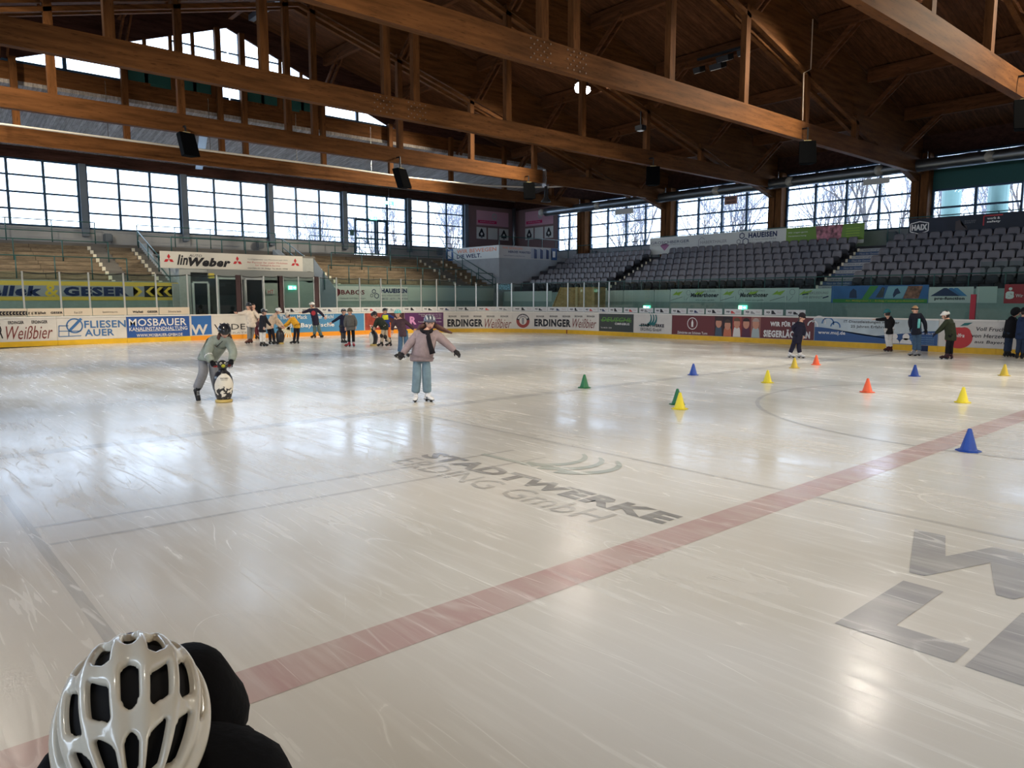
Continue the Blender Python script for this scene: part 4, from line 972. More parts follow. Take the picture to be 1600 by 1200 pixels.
# side stand banners
XB = 30.547; mB = planeB(XB)
def SB(label, px0, px1, m, z0=1.67, z1=2.27, x=XB, name='stand_banner'):
    mp = planeB(x); return ad(name, label, mp, ub(px0, x), ub(px1, x), z0, z1, m), mp
def TB(t, s, px0, px1, z0, z1, m, x=XB, **k): put_text(t, s, planeB(x), ub(px0, x), ub(px1, x), z0, z1, m, off=k.pop('off', .016), **k)
PG = mat('blank_pale_green', rgb(186, 196, 188), .5)
for a, b, c in ((788, 833, 'beside the snow picture'), (834, 862, 'left of the plywood box'), (915, 950, 'right of the plywood box'), (951, 973, 'between plywood box and electrician banner'), (974, 1021, 'second before the electrician banner'), (1022, 1046, 'next to the electrician banner')):
    SB('blank pale panel on the seat stand front, %s' % c, a, b, PG)
for j, (p0, l_) in enumerate(((1047, 'left half'), (1125, 'right half'))):
    p1 = p0 + 78 if j == 0 else 1247
    t, mp = SB('white electrician banner with green arrows, %s' % l_, p0, p1 - .5, mat('banner_mint', rgb(196, 208, 200), .5), 1.67, 2.3)
    TB(t, 'Elektrotechnik', p0 + 38 - j, p0 + 70 - j, 2.14, 2.26, GY_, shear=.3); TB(t, 'Maderthoner', p0 + 31 - j, p0 + 75 - j, 1.9, 2.1, BK, bold=.05, shear=.2); TB(t, 'www.etm.gmbh', p0 + 39 - j, p0 + 68 - j, 1.72, 1.8, BK)
    for k_ in ((0, 1) if j else (0,)):
        u = ub(p0 + 3 + k_ * 77, XB)
        for du, sg in ((0, 1), (1.25, -1)): put_poly(t, 'green_arrow', mp, [(u + du - .3 * 0, 2.0), (u + du + .28, 2.2), (u + du + .26, 2.12), (u + du + .62, 2.2), (u + du + .4, 1.98), (u + du + .25, 2.02)], INK('lime', 160, 190, 60), .014)
        put_ring(t, 'drawn_head', mp, u + .95, 2.12, .13, .02, GY_, .014); put_line(t, 'drawn_arm', mp, u - .1, 1.74, u + .6, 1.92, .03, GY_, .014); put_line(t, 'drawn_arm', mp, u + 1.0, 1.95, u + .8, 1.75, .02, GY_, .014); put_line(t, 'drawn_arm', mp, u + .7, 1.95, u + .72, 1.75, .02, GY_, .014)
t, mp = SB('white clothing banner with grey slanted lettering', 1247, 1297, mat('banner_mint', rgb(196, 208, 200), .5), 1.70, 2.25)
TB(t, 'BEKLEIDUNG', 1261, 1293, 2.02, 2.13, GY_, bold=.02, shear=.3); TB(t, 'DIE BEWEGT', 1253, 1284, 1.84, 1.94, GY_, bold=.02, shear=.3); put_line(t, 'swoosh', mp, ub(1252, XB), 2.0, ub(1261, XB), 2.05, .05, NV, .016); put_line(t, 'swoosh', mp, ub(1284, XB), 1.86, ub(1293, XB), 1.93, .05, NV, .016)
SBL = mat('banner_sport_blue', rgb(50, 100, 160), .5, noise=.2, nscale=2); SGR = mat('banner_sport_green', rgb(70, 140, 62), .5)
t, mp = SB('blue and green sports photo banner with a web address', 1297, 1448, SBL, 1.66, 2.36)
put_poly(t, 'green_band', mp, [(ub(1300, XB), 1.67), (ub(1447, XB), 1.67), (ub(1447, XB), 1.82), (ub(1300, XB), 1.82)], SGR, .012)
put_poly(t, 'green_slash', mp, [(ub(1345, XB), 1.82), (ub(1355, XB), 1.82), (ub(1370, XB), 2.34), (ub(1357, XB), 2.34)], SGR, .012)
put_poly(t, 'sky_photo', mp, [(ub(1379, XB), 1.84), (ub(1408, XB), 1.84), (ub(1416, XB), 2.32), (ub(1385, XB), 2.32)], CL, .012)
put_poly(t, 'team_photo', mp, [(ub(1409, XB), 1.84), (ub(1433, XB), 1.84), (ub(1439, XB), 2.32), (ub(1416, XB), 2.32)], mat('team_brown', rgb(140, 90, 70), .6, noise=.8, nscale=8), .012)
put_poly(t, 'player', mp, [(ub(1325, XB), 1.86), (ub(1337, XB), 1.86), (ub(1336, XB), 2.15), (ub(1331, XB), 2.25), (ub(1326, XB), 2.1)], NV, .014)
put_poly(t, 'runner', mp, [(ub(1394, XB), 1.86), (ub(1399, XB), 2.0), (ub(1405, XB), 2.05), (ub(1400, XB), 2.25), (ub(1396, XB), 2.2), (ub(1393, XB), 2.0)], NV, .016)
put_poly(t, 'cyclist', mp, [(ub(1366, XB), 1.88), (ub(1378, XB), 1.88), (ub(1380, XB), 2.25), (ub(1376, XB), 2.3), (ub(1370, XB), 2.05)], INK('cyc', 60, 60, 64), .014)
TB(t, 'Am Mühlgraben 1 - Erding / www.pro-function.com', 1320, 1442, 1.70, 1.78, YL, bold=.01)
t, mp = SB('white sports shop banner with three blue peaks', 1449, 1518, SHEET, 1.68, 2.27)
def peak(px, z0, w_, h, m, o): u = ub(px, XB); put_poly(t, 'peak', mp, [(u - w_, z0), (u + w_, z0), (u + .05, z0 + h), (u - .05, z0 + h)], m, o)
peak(1491, 1.93, .38, .3, CBLUE, .013); peak(1483, 1.93, .4, .3, BL, .015); peak(1474, 1.93, .5, .3, NV, .017)
TB(t, 'pro-function', 1458, 1505, 1.76, 1.9, BK, bold=.05)
SB('narrow blank white panel right of the peaks banner', 1522, 1555, PG, 1.68, 2.27)
t, mp = SB('red bank banner with a white S and dot at the right edge', 1566, 1640, mat('banner_bank_red', rgb(170, 34, 44), .5), 1.67, 2.34)
TB(t, 'S', 1568, 1582, 1.82, 2.1, WH, bold=.12); u = ub(1575.5, XB); put_poly(t, 'dot', mp, ringpts(u, 2.18, .055, n=14), WH, .016); TB(t, 'Wir für', 1584, 1606, 1.88, 2.0, WH)
# banners behind the seats
XC = 35.35; mK = planeB(XC)
t, mp = SB('long white banner with three company names behind the top seat row', 1013, 1223, SHEET, 4.4, 5.36, XC, 'rail_banner')
TB(t, 'GROSCHBERGER', 1015, 1074, 4.98, 5.14, NV, XC); TB(t, 'IMMOBILIEN   HAUSVERWALTUNG', 1016, 1072, 4.88, 4.94, GY_, XC)
u = ub(1036, XC); put_poly(t, 'heart', mp, [(u, 4.58), (u + .32, 4.88), (u + .15, 4.98), (u, 4.9), (u - .15, 4.98), (u - .32, 4.88)], INK('heart', 150, 90, 130), .016)
TB(t, 'HABERTHALER', 1091, 1132, 4.84, 5.0, GY_, XC, bold=.01); u = ub(1093, XC)
for a in ((0, 4.72, 0, 5.05), (0, 5.05, .2, 5.2), (.2, 5.2, .4, 5.08), (0, 4.72, .35, 4.72)): put_line(t, 'house_outline', mp, u - .2 + a[0], a[1], u - .2 + a[2], a[3], .03, GY_, .016)
hexes(t, mp, ub(1155, XC), 4.92, 1.1)
TB(t, 'HAUEISEN', 1165, 1209, 4.98, 5.26, NV, XC, bold=.05); TB(t, 'KFZ MEISTERBETRIEB', 1165, 1208, 4.84, 4.92, GY_, XC); TB(t, '08122 / 0171 - 79 89 920', 1165, 1208, 4.68, 4.77, NV, XC)
t, mp = SB('green health insurance banner with a photo of a team huddle', 1223, 1343, mat('banner_grass', rgb(112, 146, 52), .5), 4.4, 5.34, XC, 'rail_banner')
put_poly(t, 'huddle_photo', mp, [(ub(1271, XC), 4.55), (ub(1307, XC), 4.55), (ub(1310, XC), 5.33), (ub(1268, XC), 5.33)], mat('huddle_print', rgb(170, 110, 120), .6, noise=.9, nscale=5), .013)
put_poly(t, 'white_foot', mp, [(ub(1223, XC), 4.41), (ub(1343, XC), 4.41), (ub(1343, XC), 4.58), (ub(1223, XC), 4.58)], SHEET, .015)
TB(t, 'Wir tragen gerne', 1226, 1256, 5.05, 5.14, WH, XC); TB(t, 'Verantwortung', 1226, 1254, 4.88, 4.97, WH, XC)
for z_ in (5.12, 5.0, 4.88, 4.76): put_line(t, 'small_print', mp, ub(1315, XC), z_, ub(1336, XC), z_, .03, INK('lime', 160, 190, 60), .016)
t, mp = SB('dark navy work shoe banner with a white outlined logo', 1411, 1640, mat('banner_night', rgb(20, 26, 44), .5, noise=.4, nscale=1.5), 4.5, 5.33, XC, 'rail_banner')
put_poly(t, 'white_foot', mp, [(ub(1411, XC), 4.32), (ub(1640, XC), 4.32), (ub(1640, XC), 4.5), (ub(1411, XC), 4.5)], SHEET, .004)
TB(t, 'HAIX', 1416, 1440, 4.82, 5.08, WH, XC, bold=.06)
u0, u1 = ub(1414, XC), ub(1441.5, XC); um = (u0 + u1) / 2
for a in ((u0, 4.78, u0, 5.12), (u0, 5.12, um, 5.2), (um, 5.2, u1, 5.12), (u1, 5.12, u1, 4.78), (u1, 4.78, um, 4.66), (um, 4.66, u0, 4.78)): put_line(t, 'logo_outline', mp, a[0], a[1], a[2] + 1e-4, a[3], .04, WH, .016)
TB(t, 'work &', 1531, 1551, 5.08, 5.18, WH, XC, bold=.04); TB(t, 'safety', 1531, 1552, 4.93, 5.04, WH, XC, bold=.04); TB(t, 'BLACK EAGLE', 1497, 1514, 5.06, 5.11, GY_, XC); TB(t, 'SAFETY', 1497, 1513, 4.98, 5.03, GY_, XC)
for a in ((1526, 4.85, 1526, 5.24), (1526, 5.24, 1555, 5.24)): put_line(t, 'red_bracket', mp, ub(a[0], XC), a[1], ub(a[2], XC) + 1e-4, a[3], .05, RD, .016)
put_poly(t, 'shoe_picture', mp, [(ub(1483, XC), 4.72), (ub(1502, XC), 4.72), (ub(1500, XC), 4.9), (ub(1492, XC), 4.95), (ub(1490, XC), 5.15), (ub(1483, XC), 5.1)], INK('shoe_brown', 66, 54, 54), .016)
# ---- plywood box in the corner
t = thing('plywood_box', 'big tapered plywood box standing behind the corner glass', 'box')
bm = bmesh.new(); p = [Vector(rink(su(842), 0, -.5)), Vector(rink(su(893), 0, -.45)), Vector(rink(su(919), 0, -.45)), Vector(rink(su(915), 0, -1.5)), Vector(rink(su(850), 0, -1.6))]
tp = [(1, .18), (0, .0), (0, 0), (0, 0), (1, .2)]
lo = [bm.verts.new((q.x, q.y, .0)) for q in p]
dirv = (p[1] - p[0]).normalized()
hi = [bm.verts.new((q.x + (dirv.x * 1.15 if i in (0, 4) else 0), q.y + (dirv.y * 1.15 if i in (0, 4) else 0), 2.42)) for i, q in enumerate(p)]
bm.faces.new(lo[::-1]); bm.faces.new(hi)
for i in range(5): bm.faces.new((lo[i], lo[(i + 1) % 5], hi[(i + 1) % 5], hi[i]))
obj('box_body', bm, W_PLY, t)
bm = bmesh.new(); beam(bm, p[0] + Vector((0, 0, .02)), p[0] + dirv * 1.15 + Vector((0, 0, 2.44)), .06, .06); obj('edge_batten', bm, W_PLY, t)
bm = bmesh.new(); beam(bm, p[1] + Vector((-.02, .0, .02)), p[1] + Vector((-.02, 0, 2.44)), .16, .02); obj('pale_strip', bm, mat('pale_ply', rgb(190, 160, 120)), t)
# snowflake picture panel
t = ad('frosted_panel', 'glass panel with a blue snow pattern above the boards at the corner', rink, su(779), su(797), 2.3, 2.64, mat('frost_blue', rgb(120, 150, 176), .4, noise=.9, nscale=14), 2, -.12)
# ---- main air duct with nozzles
t = thing('air_duct', 'long round galvanised air duct with white nozzles under the side windows', 'duct')
DX = 35.95; DZ_ = 7.72
bm = bmesh.new(); tube(bm, [(DX, 37.4 - i * .5, DZ_) for i in range(130)], [.265 if i % 4 else .275 for i in range(130)], 18); obj('duct_pipe', bm, DUCT, t, True)
for i, px in enumerate((845, 932, 1018, 1117, 1231, 1369, 1539)):
    y = on(px, 260, X=DX - .2).y; z = DZ_ + .02
    bm = bmesh.new(); d = Vector((-.82, -.5, -.15)).normalized(); c = Vector((DX, y, z))
    tube(bm, [c + d * .1, c + d * .30, c + d * .36, c + d * .355, c + d * .26], [.15, .17, .225, .15, .12], 16, False); nz = obj('nozzle', bm, mat('nozzle_white', rgb(190, 188, 180), .4), t, True)
    bm = bmesh.new(); tube(bm, [c + d * .27, c + d * .285], [.13, .13], 14); obj('nozzle_opening', bm, BLK, nz)
for y in (34.7, 27.8, 20.7, 13.6, 6.7): obj('hanger', Bx(DX - .015, DX + .015, y - .5, y - .47, DZ_ + .2, 8.3), CHROME, t)
for px0, px1, z0, z1, m, lab in ((1348, 1389, 7.15, 7.42, mat('sign_cream', rgb(190, 186, 178)), 'blank cream sign hanging under the duct, right one'), (1133, 1152, 6.95, 7.38, mat('sign_brown', rgb(150, 108, 92)), 'small brown sign with two text lines hanging under the duct'), (962, 990, 7.05, 7.36, mat('sign_cream', rgb(190, 186, 178)), 'blank cream sign hanging under the duct, left one')):
    y0, y1 = on(px1, 300, X=36.2).y, on(px0, 300, X=36.2).y
    t = thing('hanging_sign', lab, 'sign'); obj('board', Bx(36.18, 36.22, y0, y1, z0, z1), m, t)
    for y in (y0 + .05, y1 - .05): obj('wire', Bx(36.195, 36.205, y - .005, y + .005, z1, 7.6), CHROME, t)
    if 'brown' in lab:
        put_text(t, 'RAUCHEN', planeB(36.17), -y1 + .1, -y0 - .1, z1 - .18, z1 - .06, BK, .03, off=.004); put_text(t, 'VERBOTEN', planeB(36.17), -y1 + .1, -y0 - .1, z0 + .06, z0 + .16, BK, .02, off=.004)
# ---- ceiling loudspeakers
def box_speaker(c, rz, tilt, lab, ty=27.7, k_=1):
    t = thing('hanging_speaker', lab, 'loudspeaker', c, rz)
    e = Vector((c[0], ty - .05, max(c[2] + .95, 7.8))) - Vector(c); e.rotate(Matrix.Rotation(-rz, 3, 'Z'))
    bm = bmesh.new(); w1, w2, d_, h = .30, .19, .42, .82
    pts = [(-w1, -d_ / 2), (w1, -d_ / 2), (w2, d_ / 2), (-w2, d_ / 2)]
    lo = [bm.verts.new((x, y - .18 * tilt, 0)) for x, y in pts]; hi = [bm.verts.new((x * .95, y + .12 * tilt, h)) for x, y in pts]
    bm.faces.new(lo[::-1]); bm.faces.new(hi)
    for i in range(4): bm.faces.new((lo[i], lo[(i + 1) % 4], hi[(i + 1) % 4], hi[i]))
    bmesh.ops.bevel(bm, geom=bm.edges[:], offset=.02, segments=1, affect='EDGES'); obj('cabinet', bm, mat('speaker_black', rgb(10, 11, 13), .8, spec=.02), t)
    bm = bmesh.new(); beam(bm, (0, .0, h - .05), (0, .02, e.z), .05, .05); beam(bm, (0, .02, e.z), e, .05, .05); obj('bracket', bm, BLK, t)
    bm = bmesh.new(); box(bm, -.12, .12, -.1 , .14, h + .0, h + .02); obj('top_plate', bm, mat('plate_tan', rgb(180, 160, 110)), t)
box_speaker((9.0, 27.45, 6.75), .2, 1, 'black hanging loudspeaker left, in front of the second and third windows')
box_speaker((17.72, 27.35, 6.5), .3, 1, 'black hanging loudspeaker at the left end of the curved white rail')
box_speaker(tuple(on(826, 312, Y=27.4)), -.6, 1, 'black hanging loudspeaker above the corner posters')
box_speaker(tuple(on(1020, 291, Y=20.4)), -.9, 1, 'black hanging loudspeaker with a sunlit side in front of the third roof bay', 20.75)
box_speaker(tuple(on(1260, 258, Y=13.3)), -1.0, 1, 'black hanging loudspeaker over the side windows left of the green banner', 13.63)
box_speaker(tuple(on(1598, 205, Y=6.4)), -1.1, 1, 'black hanging loudspeaker cut by the right edge', 6.72)
t = thing('pendant_lamp', 'dark bell-shaped pendant lamp hanging below the end of the lit beam', 'lamp', tuple(on(853, 315, Y=27.45)))
bm = bmesh.new(); lathe(bm, [(.25, -.02), (.24, .02), (.1, .22), (.09, .5), (.07, .75)], 14); obj('lamp_shade', bm, BLK, t, True); obj('lamp_rod', Bx(-.02, .02, -.02, .25, .7, 1.6), CHROME, t)
# ---- curved net rail
t = thing('net_rail', 'curved white net rail hanging under the roof at the far end', 'rail')
pts = [Vector((x, 33.55, 8.22)) for x in (-2, 5, 12, 18)] + [on(a, b, Z=8.22) for a, b in ((640, 277.5), (700, 284), (760, 290), (820, 292.5), (865, 292), (905, 289), (945, 283.5))]
bm = bmesh.new(); tube(bm, pts, .045, 8); obj('rail_pipe', bm, mat('rail_white', rgb(210, 205, 196), .35), t, True)
for q in (0, 4, 8, 12, 16, 20): obj('hanger', Bx(q - .01, q + .01, 33.54, 33.56, 8.25, 10.4), CHROME, t)
# ---- floodlights: pair of round lamps under the purlin
LAMPM = mat('lamp_glow', (1, .93, .82, 1), emit=180); OFFM = mat('lamp_lens_off', rgb(150, 150, 150), .2)
def flood(c, lit, lab):
    t = thing('floodlight', lab, 'floodlight', c)
    obj('mounting_bar', Bx(-.5, .5, -.04, .04, .42, .5), BLK, t)
    for sx_, y_, r in ((-.28, -.05, .25), (.28, .05, .17)):  # heads and lenses oversized, the extra radius stands in for bloom
        bm = bmesh.new(); d = Vector((-.35, -.75, -.55)).normalized(); cc = Vector((sx_, y_, .12))
        tube(bm, [cc - d * .2, cc, cc + d * .08], [.09, r, r + .02], 16); h_ = obj('lamp_head', bm, BLK, t, True)
        bm = bmesh.new(); tube(bm, [cc + d * .085, cc + d * .1], [r, r * .9], 16); obj('lamp_lens', bm, LAMPM if lit else OFFM, h_)
        obj('bracket', Bx(sx_ - .02, sx_ + .02, -.02, .02, .1, .44), BLK, t)
for i, y in enumerate((3.3, 10.15, 23.95, 30.1)):
    flood((25.3, y, 11.15 if i == 2 else 11.42), True, ('lit twin floodlight under the roof above the right edge', 'lit twin floodlight under the roof at the top right edge', 'lit twin floodlight in the middle of the roof', 'lit twin floodlight nearest the gable windows')[i])
    flood((1.7, y, 11.15), True, ('lit twin floodlight over the near side, first', 'lit twin floodlight over the near side, second', 'lit twin floodlight over the near side, third', 'lit twin floodlight over the near side, fourth')[i])
t = thing('projector_unit', 'unlit cluster of square lamps under the roof between two beams', 'floodlight', tuple(on(1128, 95, X=25.6)))
obj('mounting_bar', Bx(-.06, .06, -1.1, 1.1, .25, .33), BLK, t)
for dy, dz, s_ in ((-.95, .05, .16), (-.15, .02, .26), (.15, -.2, .26), (1.0, -.15, .15)):
    bm = bmesh.new(); box(bm, -.22, .18, dy - s_, dy + s_, dz - .05, dz + .15); bmesh.ops.rotate(bm, cent=(0, dy, dz), matrix=Matrix.Rotation(-.35, 3, 'Y'), verts=bm.verts); h_ = obj('lamp_head', bm, BLK, t)
    bm = bmesh.new(); box(bm, -.2, .16, dy - s_ + .03, dy + s_ - .03, dz - .07, dz - .051); bmesh.ops.rotate(bm, cent=(0, dy, dz), matrix=Matrix.Rotation(-.35, 3, 'Y'), verts=bm.verts); obj('lamp_lens', bm, mat('lens_pale', rgb(200, 198, 190), .3), h_)
t = thing('camera_unit', 'small unlit device under the roof left of the sloping beam', 'floodlight', tuple(on(1001, 200, X=25.6))); obj('lamp_head', bbox(-.15, .15, -.2, .2, -.1, .1), BLK, t); obj('lamp_lens', Bx(-.1, .1, -.12, .12, -.13, -.1), mat('lens_pale', rgb(200, 198, 190), .3), t); obj('rod', Bx(-.02, .02, -.02, .02, .1, .8), BLK, t)
# ridge metal skylight strip
rs = obj('ridge_light_strip', Bx(RIDGE + .7, RIDGE + .95, 28.3, 34.2, zs(RIDGE + .8) - .35, zs(RIDGE + .8) - .1), mat('ridge_metal', rgb(110, 116, 124), .4, .5), roof)
bm = bmesh.new(); beam(bm, (12.4, 35.3, 9.5), (14.2, 41.5, 8.75), .35, .12); obj('hip_metal_tray', bm, mat('tray_blue', rgb(150, 170, 186), .5), roof)
# conduits
cd = thing('conduit', 'thin pale cable conduit running down a roof beam to its post', 'cable')
bm = bmesh.new(); tube(bm, [on(1270, 30, Y=13.45), on(1267, 108, Y=13.45), on(1256, 114, Y=13.45), on(1254, 188, Y=13.45)], .02, 5); obj('conduit_run', bm, mat('conduit_pale', rgb(190, 170, 150)), cd)
# exit signs
EXM = mat('exit_green_glow', (.15, .9, .55, 1), emit=1.6); EXW = mat('exit_white_glow', (.9, 1, .95, 1), emit=2.2)
def exit_sign(c, face, lab, w_=.42, hang=0):
    t = thing('exit_sign', lab, 'exit sign', c, face)
    obj('sign_box', Bx(-w_ / 2, w_ / 2, 0, .06, -.1, .1), EXM, t)
    bm = bmesh.new(); box(bm, -w_ / 2 + .02, -.02, -.008, 0, -.08, .08); obj('sign_field', bm, EXW, t)
    bm = bmesh.new(); v = [bm.verts.new(p_) for p_ in ((.04, -.008, .03), (.12, -.008, .03), (.12, -.008, .07), (.19, -.008, 0), (.12, -.008, -.07), (.12, -.008, -.03), (.04, -.008, -.03))]; bm.faces.new(v); obj('sign_arrow', bm, EXW, t)
    if hang: obj('hanger_rod', Bx(-.01, .01, .02, .04, .1, .1 + hang), CHROME, t)
exit_sign(tuple(on(457, 449.5, Y=35.9)), 0, 'green glowing exit sign in the entrance portal')
exit_sign(tuple(on(608, 317, Y=40.8)), 0, 'green exit sign hanging in front of the end windows', .7, 1.6)
exit_sign(tuple(on(584, 341, Y=41.89)), 0, 'small exit sign above the double glass doors', .5)
for px, lab in ((1010, 'green exit sign in the corridor left of the electrician banner'), (1160, 'green exit sign in the corridor below the electrician banner')): exit_sign(tuple(on(px, 480.5, X=30.48)), -PI / 2, lab)
t = thing('notice_sign', 'small red symbol sign on the grey door in the portal', 'sign'); x_ = ua(424, 35.97); obj('sign_plate', Bx(x_ - .2, x_ + .2, 35.93, 35.96, 2.05, 2.3), mat('door_grey2', rgb(186, 188, 182)), t); put_text(t, 'HT', planeA(35.93), x_ - .14, x_ + .14, 2.08, 2.27, RD, .0, off=.004)
t = thing('warning_lamp', 'small yellow box lamp on the portal wall', 'lamp', tuple(on(330, 431, Y=35.9))); obj('lamp_box', bbox(-.12, .12, -.1, .06, -.12, .12), mat('lamp_yellow', rgb(222, 200, 90)), t); obj('bracket', Bx(-.03, .03, .05, .1, -.03, .03), BLK, t)
t = thing('porthole_sign', 'round dark emblem on the blue-grey side of the portal', 'sign'); c = on(483, 433, Y=36.03); bm = bmesh.new(); tube(bm, [c, c + Vector((0, -.03, 0))], .3, 18); obj('disc', bm, NV, t); bm = bmesh.new(); tube(bm, [c + Vector((0, -.03, 0)), c + Vector((0, -.04, 0))], .2, 18); obj('disc_centre', bm, mat('blue_grey_side', rgb(120, 132, 146), .7), t)
# ---- bare trees outside
def tree_mesh(seed, h, depth=6):
    rnd = random.Random(seed); bm = bmesh.new()
    def grow(p, d, l, r, k):
        q = p + d * l; mid = p.lerp(q, .5) + Vector((rnd.uniform(-1, 1), rnd.uniform(-1, 1), rnd.uniform(-1, 1))) * l * .06
        tube(bm, [p, mid, q], [r, r * .85, r * .68], 6 if k > 3 else 3, False, 0 if k > 2 else 1)
        if k == 0: return
        n = 3 if k < 5 else 2 + (k % 2)
        for i in range(n):
            a = rnd.uniform(0, 2 * PI); tilt = rnd.uniform(.25, .75) if i else rnd.uniform(.05, .25)
            s = d.orthogonal().normalized(); s.rotate(Matrix.Rotation(a, 3, d)); nd = (d * math.cos(tilt) + s * math.sin(tilt) + Vector((0, 0, .12))).normalized()
            grow(q, nd, l * rnd.uniform(.66, .86), r * .64 * (1 if i == 0 else .85), k - 1)
    grow(Vector((0, 0, -.3)), Vector((rnd.uniform(-.05, .05), rnd.uniform(-.05, .05), 1)).normalized(), h * .26, h * .018, depth)
    return mesh('tree_branches', bm, [BARK, BARK2])
TM = [tree_mesh(11, 13), tree_mesh(23, 12), tree_mesh(37, 14)]
def tree(x, y, k_, s, lab, grp):
    o = bpy.data.objects.new('bare_tree', TM[k_]); o.location = (x, y, -.3); o.rotation_euler = (0, 0, (x * 7 + y * 3) % 6.28); o.scale = (s, s, s)
    link(o, None, None, lab, 'tree', grp)
for i, (x, y, s) in enumerate(((27, 57, .75), (31, 60, .85), (34, 56, .85), (38, 60, 1.0), (43, 58, 1.1), (47, 64, 1.1), (36, 70, 1.0), (41, 72, 1.1), (52, 70, 1.2), (30, 74, .8))):
    tree(x, y, i % 3, s, 'bare winter tree outside the end windows right of the glass doors', 'bare trees beyond the end windows')
for i, (x, y, s) in enumerate(((47, 46, 1.0), (52, 41, 1.1), (45, 38, .9), (54, 34, 1.1), (48, 30, .85), (56, 27, 1.1), (47.5, 24.5, .9), (52, 21, .95), (45, 19.5, 1.15), (55, 16, 1), (50, 12.5, .95), (57, 10, 1.1), (48, 7, .95), (60, 38, 1.2), (62, 30, 1.2), (61, 22, 1.2), (62, 14, 1.1), (64, 44, 1.2), (58, 50, 1.2), (66, 6, 1.1))):
    tree(x, y, (i + 1) % 3, s, 'bare winter tree outside the side windows above the seats', 'bare trees beyond the side windows')
# ---- cones
CONEC = {'green': mat('cone_green', rgb(22, 104, 62), .4), 'yellow': mat('cone_yellow', rgb(232, 214, 44), .4), 'blue': mat('cone_blue', rgb(30, 70, 160), .4), 'orange': mat('cone_orange', rgb(240, 98, 56), .4), 'ochre': mat('cone_ochre', rgb(206, 180, 60), .4)}
def cone_parts(col):
    bm = bmesh.new(); lathe(bm, [(.098, .012), (.09, .03), (.022, .27), (.018, .275), (.012, .262)], 20)
    bb = bmesh.new(); lathe(bb, [(.14, 0), (.142, .008), (.13, .014), (.09, .016)], 8)
    return mesh('cone_body', bm, CONEC[col], False), mesh('cone_base', bb, CONEC[col])
CP = {c: cone_parts(c) for c in CONEC}
for px, py, col, lab in ((913, 607, 'green', 'green cone alone in the middle of the ice'), (1058, 633, 'green', 'green cone half hidden behind a yellow cone'), (1062, 640, 'yellow', 'yellow cone standing right in front of a green cone'), (1083, 587, 'blue', 'blue cone left of centre behind the green and yellow pair'),
        (1199, 599, 'yellow', 'yellow cone between the far blue cone and the orange cones'), (1241, 576, 'ochre', 'dull yellow cone at the feet of the dark-coated skater'), (1275, 571, 'orange', 'red-orange cone right beside the dark-coated skater'), (1355, 614, 'orange', 'orange cone in the middle of the right ice half'),
        (1429, 589, 'blue', 'blue cone far back on the right'), (1504, 630, 'yellow', 'yellow cone on the right, behind the big blue cone'), (1513, 706, 'blue', 'large nearest blue cone on the red line'), (1569, 588, 'ochre', 'dull yellow cone near the right edge')):
    p = on(px, py - 1, Z=0); t = thing('marker_cone', lab, 'cone', (p.x, p.y, .003), (px * .37) % 1.5, group='training cones')
    a, b = CP[col]; obj('cone_body', a, None, t, ); obj('cone_base', b, None, t)

# ================================================================ PEOPLE
def skin_mesh(name, verts, edges, radii, mats, root=0, sub=1, mi=None):
    me = bpy.data.meshes.new('skin_source'); me.from_pydata([tuple(v) for v in verts], edges, [])
    o = bpy.data.objects.new('skin_source', me); C.objects.link(o)
    md = o.modifiers.new('s', 'SKIN'); md.use_smooth_shade = True
    for i, r in enumerate(radii):
        d = me.skin_vertices[0].data[i]; d.radius = r if isinstance(r, tuple) else (r, r); d.use_root = (i == root)
    if sub: m2 = o.modifiers.new('u', 'SUBSURF'); m2.levels = sub; m2.render_levels = sub
    dg = bpy.context.evaluated_depsgraph_get(); r = bpy.data.meshes.new_from_object(o.evaluated_get(dg))
    bpy.data.objects.remove(o, do_unlink=True); r.name = name
    r.materials.clear()
    for m in mats: r.materials.append(m)
    return r
SKIN = mat('skin', rgb(214, 168, 146), .55); LIPS = mat('lips', rgb(168, 88, 84), .5); EYE = mat('eye_dark', rgb(30, 24, 24), .2)
def cloth(n, r, g, b, rough=.85, **k): return mat('cloth_' + n, rgb(r, g, b), rough, spec=.2, noise=.12, nscale=14, bump=.25, **k)
